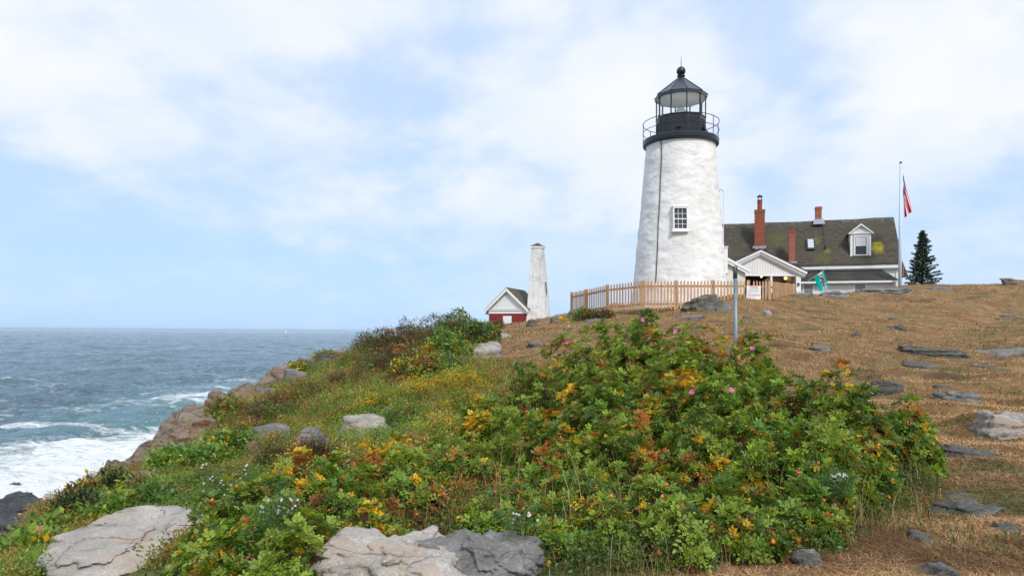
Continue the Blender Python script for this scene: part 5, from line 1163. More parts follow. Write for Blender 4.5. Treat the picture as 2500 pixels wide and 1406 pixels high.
def shrub(pos, rx, ry, h, pal, label, group, dens=60, templ=None, sc=1.0, name='rose_bush', cat='bush', seed=1, stems=14, skirt=.15, lump=.30, size_j=.25, mat=None, up=.5, hips=0, flowers=(), floor=True, twig=0.0):
    rg = np.random.default_rng(seed); templ = templ or ROSE_T; pos = np.array(pos, float)
    area = PI * rx * ry + PI * (rx + ry) * h * 0.8; m = int(dens * area)
    u = rg.normal(size=(m, 3)); u[:, 2] = np.abs(u[:, 2]) * 1.0 - skirt * 1.2; u /= np.linalg.norm(u, axis=1)[:, None]
    lumpf = 1 + lump * fbm(u * 2.3 + seed * 3.7, 3, seed) * 1.6 + .5 * lump * fbm(u * 6 + seed, 2, seed + 5)
    dep = np.where(rg.random(m) < .68, rg.uniform(.90, 1.05, m), rg.uniform(.62, .92, m)); rr3 = lumpf * dep
    # clefts between the shoots
    hole = fbm(u * 4.2 + seed * 1.3, 3, seed + 11); lumpf = np.where(lumpf > 1.05, 1.05 + .25 * (lumpf - 1.05), lumpf); dep2 = np.where(hole < -.16, .66, 1.0); rr3 *= dep2
    q = u * rr3[:, None]; P = pos + np.stack([q[:, 0] * rx, q[:, 1] * ry, np.maximum(q[:, 2], -.25) * h], 1)
    Nn = np.stack([u[:, 0] / rx, u[:, 1] / ry, u[:, 2] / h], 1); Nn /= np.linalg.norm(Nn, axis=1)[:, None]; Nn = Nn + np.array([0, 0, up]) + rg.normal(size=(m, 3)) * .28
    if floor:
        gzv = H(P[:, 0], P[:, 1], False) + .05; P[:, 2] = np.maximum(P[:, 2], gzv + rg.uniform(0, .10, m))
    S = sc * rg.normal(1, size_j, m).clip(.55, 1.6)
    pa = PAL[pal]; bi = rg.integers(0, len(pa['base']), m); tone = fbm(P * 2.1, 2, 3) ; C = pa['base'][bi] * (1 + .55 * tone)[:, None]; tip = rg.random(m) < .16; C = np.where(tip[:, None] & (pal in ('rose', 'rosey', 'green', 'far')), C * .35 + np.array([(.22, .33, .045)]) * .65, C); pl_ = []
    for j, (colr, pr) in enumerate(pa['patch']):
        f = fbm(P * (1.6 + .35 * j) + 31 * j + seed, 3, 50 + j); thr = np.quantile(f, 1 - min(.9, pr)); prob = np.clip((f - thr) * 5 + .15, 0, .92) * (f > thr) + pr * .22; pl_.append((prob, colr))
    V, Fq, Cc = stamp(templ, P, Nn, S, C, rg, .20, pl_)
    root = thing(name, label, cat, tuple(pos), 0, group); root.rotation_euler = (0, 0, 0)
    np_mesh('foliage', V - pos, [Fq], mat or M_LEAF, root, Cc)
    tm = MB()
    for i in range(stems):
        a = rg.uniform(0, 2 * PI); k = rg.uniform(.3, .95 + twig); e = Vector((math.cos(a) * k * rx, math.sin(a) * k * ry, h * math.sqrt(max(0, 1 - min(k, .9) ** 2)) * (rg.uniform(.7, 1.0) + twig))); b = Vector((e.x * .25, e.y * .25, -.15))
        mid_ = b.lerp(e, .55) + Vector((rg.uniform(-.06, .06), rg.uniform(-.06, .06), .06)); r0 = .010 * min(1, sc + .2)
        tm.tube([b, mid_, e], [r0, r0 * .7, r0 * .35], 5)
        for _ in range(2 if twig == 0 else 5):
            t_ = rg.uniform(.35, .95); s0 = mid_.lerp(e, t_); tm.tube([s0, s0 + Vector((rg.uniform(-.18, .18), rg.uniform(-.18, .18), rg.uniform(.02, .22))) * (1 + twig)], [r0 * .4, r0 * .2], 4)
    tm.build('stems', M_TWIG, root, True)
    # hips sit just outside the leaves, on the camera's side or the top
    if hips:
        c = np.nonzero((dep > .95) & (dep2 > .9) & ((u[:, 1] < .1) | (u[:, 2] > .4)))[0]; pick = rg.choice(c, min(hips, len(c)), replace=False)
        for i in pick:
            p = P[i] - pos + Nn[i] / np.linalg.norm(Nn[i]) * .085; FRUIT.append((root, tuple(p), 'hip', rg.uniform(.85, 1.2)))
    for (fx, fy) in flowers:
        # nearest surface shoot to that direction
        d = P - np.array(cam.location); aa, bb = ray(fx, fy); err = (d[:, 0] / d[:, 1] - aa) ** 2 + (d[:, 2] / d[:, 1] - bb) ** 2; i = np.argsort(err)[:12]; i = i[np.argmin(d[i, 1])]
        p = P[i] - pos + Nn[i] / np.linalg.norm(Nn[i]) * .05 + np.array([0, -.05, .03]); FRUIT.append((root, tuple(p), 'flower', 1.0))
    return root
M_PETAL = simple('magenta_petals', (0.75, 0.14, 0.45), .5, .2); M_STAMEN = simple('yellow_stamens', (.7, .45, .05), .7)
_hip = MB().lathe([(.003, -.012), (.010, -.010), (.0135, 0), (.011, .009), (.004, .012), (.005, .019)], 8); _flo = MB()
for k in range(5):
    a = 2 * PI * k / 5; P_ = []
    for (r_, s_, z_) in ((.004, 0, 0), (.026, -.34, .012), (.042, -.22, .022), (.044, .22, .024), (.026, .34, .012)): P_.append((r_ * math.cos(a + s_ * 1.6), r_ * math.sin(a + s_ * 1.6), z_))
    _flo.add(P_, [(0, 1, 2, 3, 4)])
def place_fruit():
    ho = _hip.build('rose_hip', M_HIP, None, True); fo_ = _flo.build('rose_flower', M_PETAL, None); me1, me2 = ho.data, fo_.data; me3 = me1.copy(); me3.materials[0] = M_HIP2
    bpy.data.objects.remove(ho); bpy.data.objects.remove(fo_)
    r_ = random.Random(4)
    for root, p, kind, s in FRUIT:
        o = bpy.data.objects.new('rose_hip' if kind == 'hip' else 'rose_flower', (me1 if r_.random() < .7 else me3) if kind == 'hip' else me2); COL.objects.link(o); o.parent = root; o.location = p
        o.scale = (s * 1.1,) * 3 if kind == 'hip' else (.85,) * 3; o.rotation_euler = (r_.uniform(-.6, .6), r_.uniform(-.6, .6), r_.uniform(0, 6)) if kind == 'hip' else (R(60) + r_.uniform(-.3, .3), r_.uniform(-.3, .3), r_.uniform(-.5, .5))

# ---------------------------------------------------------------- the big rose thicket: one bush after another
GT = 'rose bushes of the big thicket'
def rb(px, pyt, Y, wpx, seed, label, pal='rose', ry=None, hips=3, flowers=(), dens=128, sc=1.0, lowpx=None, **k):
    top = at(px, pyt, Y); g = gz(top.x, Y); rx = wpx / 2 * Y / F; h = max(.35, top.z - g)
    return shrub((top.x, Y, g), rx, ry or min(rx, .9), h * 1.05, pal, label, GT, dens, None, sc, seed=seed, lump=.24, hips=hips, flowers=flowers, **k)
rb(1545, 785, 12.6, 250, 1, 'topmost bush of the rose thicket, its crown crossing the meadow below the tower', flowers=((1540, 769),), hips=4)
rb(1680, 826, 11.8, 240, 2, 'thicket bush with one pink bloom on its crown, just right of the topmost bush', flowers=((1667, 806),), pal='rose', hips=2)
rb(1845, 835, 10.9, 125, 3, 'small round rose bush that hides the foot of the pipe post', flowers=((1833, 866),), hips=3)
rb(1760, 868, 10.4, 150, 31, 'low saddle bush of the thicket left of the pipe post', hips=2)
rb(1412, 828, 11.8, 200, 4, 'left shoulder bush of the thicket with pink bloom and reddish twigs', flowers=((1408, 819), (1370, 855)), pal='rosey', hips=3)
rb(1300, 905, 10.2, 190, 5, 'twiggy rose bush at the far left end of the thicket ridge', stems=34, dens=80, hips=2, twig=.12)
rb(1470, 925, 9.4, 260, 6, 'dark leaved bush with a yellow tuft in the upper middle of the thicket', hips=4)
rb(1640, 905, 9.6, 230, 7, 'bush with orange and yellow leaves under the topmost crown', pal='rosey', hips=5)
rb(1780, 930, 9.0, 230, 8, 'bush carrying the magenta bloom in the right middle of the thicket', flowers=((1763, 962), (1668, 978)), hips=6)
rb(1915, 925, 8.8, 200, 9, 'dense green bush at the right shoulder of the thicket', hips=3)
rb(2040, 955, 8.2, 190, 10, 'bush with orange tinted top leaves toward the right end of the thicket', pal='rosey', hips=4)
rb(2120, 985, 7.9, 130, 32, 'green bush filling the gap before the rightmost bush', hips=2)
rb(2222, 990, 8.0, 118, 11, 'rightmost bush of the thicket, standing out against the straw', hips=1, dens=130)
rb(1200, 1010, 8.6, 230, 12, 'bluish green bush at the left middle of the thicket', hips=3)
rb(1340, 1040, 7.9, 240, 13, 'bush with hips between the left middle and the centre of the thicket', hips=5)
rb(1530, 1060, 7.5, 250, 14, 'central bush with yellow and brown leaves', pal='rosey', hips=6)
rb(1700, 1045, 7.4, 230, 15, 'centre right bush with a yellow and tan dying spray', pal='rosey', hips=5)
rb(1860, 1035, 7.2, 240, 16, 'bush with a cluster of red hips on a tall shoot, right of centre', hips=7)
rb(2010, 1065, 6.9, 220, 17, 'large green bush at the lower right flank of the thicket', hips=3)
rb(2120, 1090, 7.2, 120, 33, 'small green bush at the right foot of the thicket', hips=0)
rb(1130, 1090, 7.6, 200, 18, 'mixed green bush above the fern-like growth at the left', pal='rosey', hips=3)
rb(1420, 1180, 6.4, 220, 19, 'low shaded bush in the lower centre of the thicket', hips=3)
rb(1620, 1180, 6.2, 240, 20, 'bush with single red hips in the lower centre right', hips=5)
rb(1790, 1190, 6.0, 240, 21, 'dark green bush with a white-flowered tuft beside it', hips=5)
rb(1950, 1200, 6.0, 200, 22, 'lower right corner bush of the thicket above the grey rock', hips=3)
rb(1250, 1195, 6.3, 170, 23, 'bush with a large brown and yellow dying spray', pal='rosey', hips=2)
rb(1330, 1270, 5.5, 170, 24, 'leafy low bush beside the dark grey boulder', hips=1, ry=.3)
rb(1490, 1265, 5.5, 150, 25, 'short bush with a dark red sprig on the front edge', hips=1, ry=.3)
rb(1650, 1270, 5.4, 190, 26, 'front edge bush with a bright yellow spray', pal='rosey', hips=2, ry=.35)
rb(1810, 1280, 5.5, 170, 27, 'front edge bush touching the straw right of the yellow spray', hips=3, ry=.35)
rb(1190, 1250, 5.7, 150, 28, 'low green bush behind the bottom centre boulders', hips=1, ry=.3)
# lower left bushes
GT = 'rose bushes of the lower left thicket'
rb(960, 1085, 7.4, 190, 41, 'yellow-green rose bush behind the bottom centre boulders', pal='rosey', hips=5, sc=1.0)
rb(845, 1120, 7.0, 120, 42, 'bush topped by a rust brown dead spray', pal='rosey', hips=1)
rb(740, 1135, 6.6, 220, 43, 'yellow tinted rose bush crowning the lower left thicket', pal='rosey', hips=5)
rb(1000, 1150, 6.4, 180, 44, 'green bush with hips left of the boulders', pal='rosey', hips=4)
rb(860, 1195, 5.9, 190, 45, 'bush with pale brown dying leaves in its middle', pal='rosey', hips=3)
rb(620, 1190, 5.9, 190, 46, 'green rose bush with orange hips at its left shoulder', pal='rosey', hips=5)
rb(520, 1245, 5.4, 150, 47, 'left end bush hanging over the pinkish slab', pal='rosey', hips=3)
rb(690, 1255, 5.2, 220, 48, 'front bush with lavender asters growing through it', hips=3, pal='rosey')
rb(560, 1320, 4.6, 190, 49, 'bottom edge bush with brown dead leaves', pal='rosey', hips=2, ry=.4)
rb(700, 1330, 4.4, 170, 50, 'lowest rose bush, left of the bottom centre boulders', hips=2, ry=.4, pal='rosey')
rb(920, 1245, 5.5, 130, 51, 'bright green low bush resting on the left bottom boulder', pal='rosey', hips=0, ry=.3)

# ---------------------------------------------------------------- far shrubs on the shoulder
GF = 'mixed shrubs on the far shoulder'
def fs(px, pyt, pyb, wpx, seed, label, pal, templ=None, dens=62, sc=1.25, grp=GF, name='wild_shrub', Y=None, **k):
    g = ground(px, pyb) if Y is None else Vector(at(px, pyb, Y)); 
    rx = wpx / 2 * g.y / F; Yc = g.y + min(rx, .9) * .6; top = at(px, pyt, Yc); gc = gz(top.x, Yc); h = max(.25, top.z - gc)
    return shrub((top.x, Yc, gc), rx, min(rx, 1.1), h / 1.04, pal, label, grp, dens, templ or CLU_T, sc, name=name, cat='shrub', seed=seed, **k)
fs(925, 812, 872, 120, 60, 'reddish brown shrub sloping to the sea at the left end of the far shoulder', 'farrust', SUM_T, twig=.25, stems=30)
fs(990, 795, 870, 130, 61, 'rust coloured twiggy shrub on the far shoulder skyline', 'farrust', SUM_T, twig=.3, stems=34)
fs(1060, 780, 850, 130, 62, 'tallest twiggy shrub with red tips on the far shoulder', 'farrust', SUM_T, twig=.3, stems=34)
fs(1128, 776, 845, 120, 63, 'green shrub on the far shoulder skyline', 'far')
fs(1170, 788, 836, 90, 64, 'green shrub nearest the brick house', 'far', flowers=((1201, 825),))
fs(950, 850, 905, 130, 65, 'brown green shrub below the left end of the far shoulder', 'farrust', SUM_T)
fs(1040, 845, 905, 120, 66, 'shrub with orange leaves in the middle of the far shoulder', 'rust', dens=55)
fs(1085, 822, 890, 110, 67, 'broad green shrub left of the rounded white boulder', 'green')
fs(1010, 880, 930, 100, 68, 'low rust red shrub at the foot of the far shoulder', 'rust')
fs(1075, 868, 920, 100, 69, 'low green brown shrub at the foot of the far shoulder', 'far')
fs(1430, 757, 781, 60, 70, 'dark green shrub at the left end of the picket fence', 'far')
fs(1475, 765, 778, 44, 71, 'small low shrub beneath the picket fence', 'farrust')
fs(798, 860, 882, 46, 72, 'orange leaved shrub on the jutting skyline ledge', 'rust')
fs(732, 890, 916, 48, 73, 'small yellow green shrub above the overhanging boulder', 'gold')
fs(860, 862, 895, 100, 74, 'olive shrub between the skyline ledge and the far shoulder', 'olive', FINE_T)
fs(1215, 785, 803, 34, 75, 'dry brown shrub before the brick house door', 'farrust', SUM_T, twig=.2)
GS2 = 'shrubs scattered on the seaward slope'
K = dict(grp=GS2)
fs(640, 985, 1030, 130, 80, 'rust and olive shrub below the overhanging boulder', 'farrust', FINE_T, **K)
fs(560, 985, 1030, 90, 81, 'green shrub on the cliff edge by the rounded tan boulder', 'olive', **K)
fs(760, 930, 975, 130, 82, 'olive shrub right of the grey flank rock', 'olive', FINE_T, **K)
fs(850, 905, 950, 130, 83, 'brownish shrub in the upper slope', 'farrust', FINE_T, **K)
fs(700, 955, 1000, 120, 84, 'mixed green and orange shrub in the upper slope', 'rust', FINE_T, dens=55, **K)
fs(1000, 930, 985, 110, 85, 'tall feathery goldenrod clump, upper left of two', 'gold', FINE_T, name='goldenrod_clump', **K)
fs(1120, 900, 960, 150, 86, 'tall feathery goldenrod clump, upper right of two', 'gold', FINE_T, name='goldenrod_clump', **K)
fs(1130, 955, 1010, 90, 87, 'goldenrod clump with bright yellow heads beside the thicket', 'gold', FINE_T, name='goldenrod_clump', **K)
fs(1080, 1020, 1080, 110, 88, 'yellow flowering clump right of the white and orange boulder', 'gold', FINE_T, name='goldenrod_clump', **K)
fs(985, 985, 1050, 110, 89, 'green shrub just right of the white and orange boulder', 'green', FINE_T, **K)
fs(560, 1060, 1120, 110, 90, 'dark green low shrub by the layered slab', 'green', **K)
fs(430, 1108, 1165, 130, 91, 'yellow green shrub below the cliff edge ledges', 'green', **K)
fs(500, 1100, 1160, 110, 92, 'mid green shrub right of the yellow green one', 'green', **K)
fs(285, 1150, 1205, 90, 93, 'dark glossy bayberry on the edge above the foam', 'bay', BAY_T, dens=55, **K)
fs(345, 1165, 1210, 80, 94, 'brown green bayberry right of the glossy one', 'olive', BAY_T, dens=45, **K)
fs(205, 1180, 1225, 56, 95, 'red and orange leaved shrub on the edge above the foam', 'rust', **K)
fs(190, 1225, 1275, 110, 96, 'dark green shrub under the red and orange one', 'bay', BAY_T, **K)
fs(140, 1275, 1325, 110, 97, 'yellow green shrub near the black shore rocks', 'green', **K)
fs(70, 1320, 1385, 110, 98, 'leafy green shrub low at the left frame edge', 'green', **K)
fs(250, 1250, 1300, 110, 99, 'green vine covered shrub behind the pinkish slab', 'green', **K)
fs(680, 1095, 1150, 110, 103, 'twiggy olive shrub behind the lower left thicket', 'olive', FINE_T, twig=.3, stems=30, **K)
fs(770, 1090, 1140, 90, 104, 'straw coloured twiggy shrub by the grey sloping slab', 'farrust', FINE_T, twig=.3, stems=30, **K)
fs(540, 1150, 1195, 120, 105, 'grey green shrub in the middle of the lush slope', 'olive', FINE_T, **K)
fs(880, 985, 1030, 100, 106, 'yellow green shrub above the white and orange boulder', 'green', FINE_T, **K)
fs(920, 960, 1010, 110, 108, 'pale yellow green bushy clump left of the feathery goldenrod', 'gold', FINE_T, **K)
fs(600, 1030, 1070, 90, 109, 'low orange and green shrub above the layered slab', 'rust', FINE_T, **K)
fs(360, 1215, 1265, 130, 110, 'bright green leafy shrub in the lower lush slope', 'green', **K)
fs(470, 1165, 1215, 120, 111, 'fresh yellow green shrub behind the lower left thicket', 'green', FINE_T, **K)
fs(830, 1000, 1040, 80, 107, 'red leaved low shrub above the grey sloping slab', 'rust', FINE_T, **K)
place_fruit()

# ---------------------------------------------------------------- dead and yellow sprays inside the thicket are part of the bushes' palettes
# ---------------------------------------------------------------- grass
def blades(P, hgt, wid, lean, C, rg, flat=0.0, name='grass', jit=.2):
    m = len(P); a = rg.uniform(0, 2 * PI, m); d = np.stack([np.cos(a), np.sin(a), a * 0], 1); sd = np.stack([-np.sin(a), np.cos(a), a * 0], 1) * (wid / 2)[:, None]
    ln = lean * hgt; up = np.array([0, 0, 1.])
    b = P; mid_ = b + d * (ln * .35)[:, None] + up * (hgt * (.62 - .3 * flat))[:, None]; tip = b + d * (ln * 1.0)[:, None] + up * (hgt * (1.0 - .75 * flat))[:, None]
    V = np.stack([b - sd, b + sd, mid_ + sd * .75, mid_ - sd * .75, tip], 1).reshape(-1, 3); i = np.arange(m)[:, None] * 5
    Cc = np.clip(C * rg.normal(1, jit, (m, 1)), .005, .8); Cc = np.repeat(Cc, 5, 0); return V, i + np.array([[0, 1, 2, 3]]), i + np.array([[3, 2, 4]]), Cc
def clear(X, Y, grow=1.0):
    k = np.ones(X.shape, bool)
    for (x, y, rz, a, b) in ROCKS:
        dx_ = X - x; dy_ = Y - y; c = math.cos(rz); s = math.sin(rz); u = (dx_ * c + dy_ * s) / (a * .92 * grow); v = (-dx_ * s + dy_ * c) / (b * .92 * grow); k &= (u * u + v * v) > 1
    return k
def scatter(n, y0, y1, cond, rg, pw=1.0, xr=(-.80, .78)):
    Y = y0 * (y1 / y0) ** (rg.random(n) ** pw); X = rg.uniform(xr[0], xr[1], n) * Y; k = cond(X, Y) & clear(X, Y); return X[k], Y[k]
def put_grass(name, n, y0, y1, cond, hr, wr, lean, pal, seed, flat=0.0, clump=None, pw=1.0, mat=None, xr=(-.8, .78), grow=1.0):
    rg = np.random.default_rng(seed); X, Y = scatter(n, y0, y1, cond, rg, pw, xr)
    if clump:
        c = fbm(np.stack([X, Y], 1) * clump[0], 3, seed); k = c > clump[1]; X, Y = X[k], Y[k]
    Z = H(X, Y) - .01; P = np.stack([X, Y, Z], 1); m = len(X); pal = np.array(pal); fld = fbm(P[:, :2] * .9, 3, seed + 2); bi = np.clip(((fld * .9 + .5) * len(pal) + rg.normal(0, .9, m)).astype(int), 0, len(pal) - 1)
    g = (Y / y0) ** grow; hh_ = rg.uniform(*hr, m) * np.minimum(g, 3) ** .35; ww = rg.uniform(*wr, m) * g ** .75
    V, q, t3, C = blades(P, hh_, ww, rg.uniform(*lean, m), pal[bi], rg, flat)
    o = np_mesh(name, V, [q, t3], mat or M_GRASS, col=C); tag(o, kind='stuff'); return o
STRAW = [(0.213, 0.125, 0.063), (0.403, 0.240, 0.116), (0.582, 0.385, 0.210), (0.672, 0.479, 0.284), (0.493, 0.271, 0.126), (0.336, 0.208, 0.105), (0.224, 0.208, 0.084)]
dryc = lambda X, Y: (lush(X, Y) < .75) & (edge_d(X, Y) < -.3)
put_grass('dry_straw', 330000, 3.6, 13, dryc, (.02, .065), (.0035, .006), (.8, 3.0), STRAW, 1, .55, pw=1.1)
put_grass('dry_meadow_grass', 230000, 12, 46, lambda X, Y: dryc(X, Y) & (Y < 44), (.035, .08), (.006, .012), (.6, 2.2), STRAW, 2, .4, clump=(1.3, -.35))
put_grass('green_meadow_tufts', 60000, 4, 34, dryc, (.04, .10), (.004, .008), (.3, 1.0), [(.10, .13, .03), (.16, .18, .05), (.07, .12, .03)], 3, 0, clump=(1.1, .33))
put_grass('tall_bleached_grass', 9000, 4.6, 9.5, lambda X, Y: (lush(X, Y) > .3) & (lush(X, Y) < 1.0) & (X > -1), (.12, .38), (.003, .006), (.3, 1.0), [(.30, .21, .10), (.42, .31, .16), (.16, .15, .05)], 4)
put_grass('tall_seed_stems', 1500, 5.2, 9.0, lambda X, Y: (lush(X, Y) > .5) & (X > -2.5), (.5, .85), (.0035, .005), (.15, .7), [(.42, .31, .16), (.30, .20, .10)], 14, 0, clump=(.9, .12))
lshc = lambda X, Y: (lush(X, Y) > .5) & (edge_d(X, Y) + .7 * fbm(np.stack([X, Y], 1) * 1.1, 3, 92) < np.where((Y > 14) & (Y < 26), -.85, .25))
put_grass('slope_grass', 230000, 6, 34, lshc, (.05, .14), (.005, .010), (.3, 1.0), [(0.15, 0.213, 0.04), (0.25, 0.325, 0.06), (0.2, 0.263, 0.05), (0.375, 0.35, 0.1), (0.3, 0.225, 0.07), (0.175, 0.25, 0.045), (0.525, 0.425, 0.16), (0.225, 0.3, 0.05)], 5, 0, xr=(-.85, .15))
put_grass('tan_slope_grass', 90000, 9, 32, lshc, (.08, .20), (.005, .009), (.4, 1.1), [(.36, .26, .12), (.30, .19, .08), (.42, .32, .17), (.22, .12, .06)], 6, 0, clump=(.55, .08), xr=(-.6, .1))
# ground cover of small leaves over the slope
def leafcover(name, n, y0, y1, cond, templ, sc, pal, seed, hoff=(.02, .16), xr=(-.85, .2), clump=None):
    rg = np.random.default_rng(seed); X, Y = scatter(n, y0, y1, cond, rg, 1, xr)
    if clump:
        c = fbm(np.stack([X, Y], 1) * clump[0], 3, seed); k = c > clump[1]; X, Y = X[k], Y[k]
    m = len(X); Z = H(X, Y) + rg.uniform(*hoff, m) * (1 + fbm(np.stack([X, Y], 1) * 1.5, 2, seed)); P = np.stack([X, Y, Z], 1); pal = np.array(pal); fld = fbm(P[:, :2] * .7, 3, seed + 4)
    bi = np.clip(((fld * 1.1 + .5) * len(pal) + rg.normal(0, .8, m)).astype(int), 0, len(pal) - 1)
    V, Fq, C = stamp(templ, P, np.tile([[0, 0, 1.]], (m, 1)) + rg.normal(size=(m, 3)) * .35, sc * rg.uniform(.6, 1.3, m) * (1 + .02 * Y), pal[bi], rg, .25)
    o = np_mesh(name, V, [Fq], M_LEAF, col=C); tag(o, kind='stuff')
leafcover('slope_ground_cover', 15000, 6, 36, lshc, FINE_T, 1.0, [(0.117, 0.208, 0.035), (0.182, 0.286, 0.045), (0.26, 0.221, 0.05), (0.338, 0.156, 0.045), (0.156, 0.234, 0.04), (0.416, 0.26, 0.07), (0.13, 0.221, 0.04), (0.221, 0.325, 0.05)], 11)
leafcover('thicket_undergrowth', 3500, 4.6, 13, lambda X, Y: (lush(X, Y) > .6) & (X > -2.5), FINE_T, 1.0, [(.05, .09, .02), (.08, .12, .03), (.12, .10, .04)], 12, xr=(-.8, .62))
leafcover('meadow_weeds', 6000, 4.2, 30, dryc, FINE_T, .55, [(.07, .14, .03), (.10, .17, .04), (.08, .10, .03)], 13, (.0, .03), (-.1, .78), clump=(1.2, .30))
def specks(name, n, y0, y1, cond, size, colr, seed, hz, xr, clump):
    rg = np.random.default_rng(seed); X, Y = scatter(n, y0, y1, cond, rg, 1, xr); c = fbm(np.stack([X, Y], 1) * clump[0], 3, seed); k = c > clump[1]; X, Y = X[k], Y[k]; m = len(X)
    P = np.stack([X, Y, H(X, Y) + rg.uniform(*hz, m)], 1); Nn = np.tile([[0, -.5, 1.]], (m, 1)) + rg.normal(size=(m, 3)) * .3; Mx = rotm(Nn, rg.uniform(0, 6, m), rg)
    a = np.arange(8) * PI / 4; rr_ = np.where(np.arange(8) % 2 == 0, 1, .55); tv = np.stack([np.cos(a) * rr_, np.sin(a) * rr_, a * 0 + .1], 1); V = np.einsum('mij,nj->mni', Mx * (size * rg.uniform(.7, 1.3, m))[:, None, None], tv) + P[:, None]
    V = V.reshape(-1, 3); Fq = np.arange(m)[:, None] * 8 + np.arange(8)[None]; C = np.repeat(np.array([colr]) * rg.uniform(.8, 1.1, (m, 1)), 8, 0); o = np_mesh(name, V, [Fq], M_GRASS, col=C); tag(o, kind='stuff')
specks('white_asters', 2600, 6, 26, lshc, .012, (.72, .72, .80), 21, (.10, .24), (-.8, -.1), (.8, .26))
specks('yellow_goldenrod_flowers', 3500, 9, 24, lshc, .014, (.70, .50, .03), 22, (.15, .35), (-.35, -.02), (.7, .20))
def aster(px, py, Y, n, rad, colr, label, seed, group=None):
    rg = np.random.default_rng(seed); c = at(px, py, Y); root = thing('aster_clump', label, 'flowers', tuple(c), 0, group); st = MB(); fl_ = MB(); ey = MB(); P = []
    for i in range(n):
        a = rg.uniform(0, 6.28); r = rad * math.sqrt(rg.random()); p = Vector((r * math.cos(a), -abs(r * math.sin(a)) * .6 - .03, rg.uniform(-.5, .5) * rad + .02)); P.append(p)
        st.tube([(p.x * .3, .08, -.16), tuple(p)], [.003, .0015], 4); nn = Vector((rg.normal() * .3, -1, .7 + rg.normal() * .3)).normalized(); u = nn.cross(Vector((0, 0, 1))).normalized(); w_ = u.cross(nn)
        for k in range(9):
            t_ = 2 * PI * k / 9; d = u * math.cos(t_) + w_ * math.sin(t_); e = u * -math.sin(t_) + w_ * math.cos(t_); fl_.add([p + d * .002, p + d * .007 + e * .002, p + d * .0105, p + d * .007 - e * .002], [(0, 1, 2, 3)])
        ey.add([p + nn * .002 + (u * math.cos(q) + w_ * math.sin(q)) * .0028 for q in np.linspace(0, 5.236, 6)], [(0, 1, 2, 3, 4, 5)])
    fl_.build('petals', simple('aster_petals', colr, .6, .2), root); ey.build('flower_eye', M_STAMEN, root); st.build('stems', M_TWIG, root)
    Pn = np.array([tuple(p * .8 + Vector((0, .03, -.07))) for p in P] * 3) + rg.normal(size=(3 * n, 3)) * .05; V, Fq, C = stamp(FINE_T, Pn, rg.normal(size=Pn.shape) * .4 + np.array([0, -.2, 1]), np.full(len(Pn), .55), np.tile([[.10, .2, .05]], (len(Pn), 1)), rg, .2)
    np_mesh('leaves', V, [Fq], M_LEAF, root, C)
aster(690, 1235, 4.75, 20, .14, (.72, .68, .88), 'clump of pale lavender asters growing through the lower left roses', 1)
aster(2045, 1168, 6.35, 40, .075, (.85, .85, .85), 'tight tuft of small white asters at the lower right of the thicket', 2)
aster(1275, 1265, 5.05, 9, .11, (.80, .78, .88), 'few white daisy-like asters behind the bottom centre boulders', 3)
aster(560, 1170, 6.8, 26, .30, (.75, .75, .86), 'spread of tiny pale asters in the grass left of the lower thicket', 4)
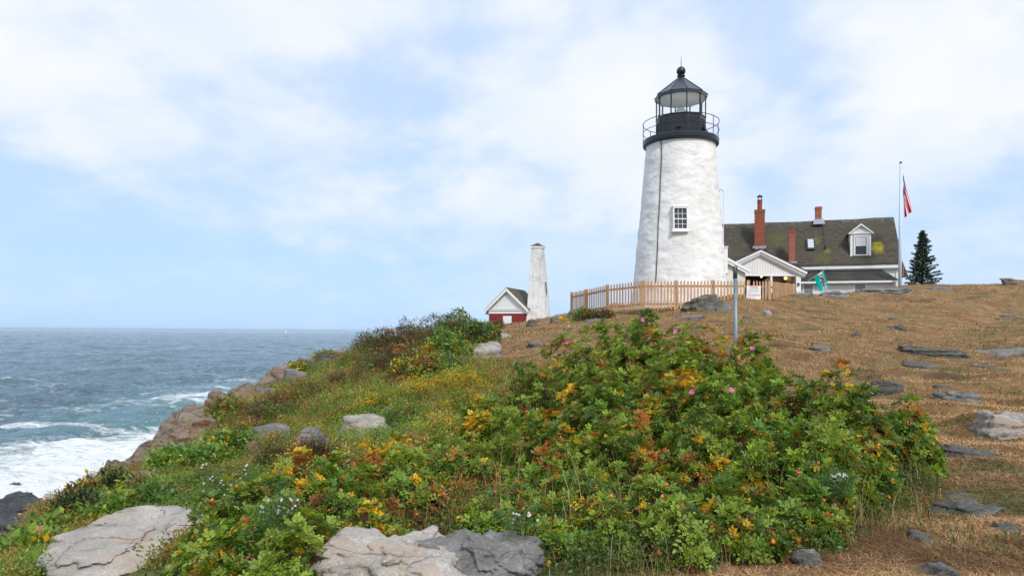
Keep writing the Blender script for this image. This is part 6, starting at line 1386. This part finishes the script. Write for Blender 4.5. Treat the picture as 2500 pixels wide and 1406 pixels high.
# ---------------------------------------------------------------- spruce on the skyline
def spruce():
    rg = np.random.default_rng(5); b = at(2251, 706, 49.0); hT = at(2252, 562, 49.0).z - b.z + .4; base = Vector((b.x, 49.0, b.z - .4))
    root = thing('spruce_tree', 'dark conical spruce tree standing alone on the skyline', 'tree', tuple(base))
    MB().tube([(0, 0, -.5), (.03, 0, hT * .5), (0, 0, hT)], [.10, .06, .012], 8).build('trunk', M_TWIG, root, True)
    P = []; D = []; S = []
    bm_ = MB()
    for i in range(200):
        t_ = (i + .5) / 200; z = .15 + t_ * (hT - .25); a = i * 2.399 + rg.normal() * .2; L_ = (1.12 * (1 - t_) ** .85 + .06) * rg.uniform(.45, 1.28)
        d = np.array([math.cos(a), math.sin(a), 0]); el = -.12 + .55 * t_
        bm_.tube([(0, 0, z), tuple(d * L_ * .95 + np.array([0, 0, z + L_ * math.sin(el)]))], [.015, .005], 4)
        n_ = int(10 + 40 * L_)
        for k in range(n_):
            s_ = rg.uniform(.18, 1) ** .8; side = rg.uniform(-1, 1) * .22 * L_ * (1.1 - s_); p = d * L_ * s_ + np.array([-d[1], d[0], 0]) * side + np.array([0, 0, z + L_ * s_ * math.sin(el) + .10 * L_ * s_ * s_ + rg.normal() * .02])
            P.append(p); D.append(d * .8 + np.array([-d[1], d[0], 0]) * side * 3 + np.array([0, 0, .35]) + rg.normal(size=3) * .2); S.append(rg.uniform(.7, 1.2))
    P, D, S = np.array(P), np.array(D), np.array(S); tm = []
    for q in range(4):
        r2 = np.random.default_rng(q); V = []; Fc = []; ids = []
        for k in range(9):
            dd = np.array([r2.normal() * .5, r2.normal() * .5, 1.]); dd /= np.linalg.norm(dd); w_ = np.cross(dd, r2.normal(size=3)); w_ /= np.linalg.norm(w_); bb = r2.normal(size=3) * .015
            V.append(np.array([bb, bb + dd * .05 + w_ * .009, bb + dd * .11, bb + dd * .05 - w_ * .009])); Fc.append(np.array([[0, 1, 2, 3]]) + 4 * k); ids += [k] * 4
        tm.append((np.concatenate(V), np.concatenate(Fc), np.array(ids)))
    C = np.array([(.028, .068, .040), (.042, .09, .048), (.07, .095, .042)])[rg.integers(0, 3, len(P))]
    V, Fq, Cc = stamp(tm, P, D, S, C, rg, .25); np_mesh('crown', V, [Fq], M_NEEDLE, root, Cc); bm_.build('branches', M_TWIG, root)
spruce()

# ---------------------------------------------------------------- sea air
hz_ = MB().box(-62000, 62000, -62000, 62000, -6.5, 25.5).build('haze', [], None); tag(hz_, kind='stuff')
hm = bpy.data.materials.new('sea_air'); hm.use_nodes = True; ht = hm.node_tree
for n in list(ht.nodes):
    if n.type == 'BSDF_PRINCIPLED': ht.nodes.remove(n)
pv = ht.nodes.new('ShaderNodeVolumePrincipled'); pv.inputs['Color'].default_value = (.78, .91, 1, 1); pv.inputs['Density'].default_value = 3.0e-5; pv.inputs['Anisotropy'].default_value = 0.3
ht.links.new(pv.outputs[0], ht.nodes['Material Output'].inputs['Volume']); hz_.data.materials.append(hm)
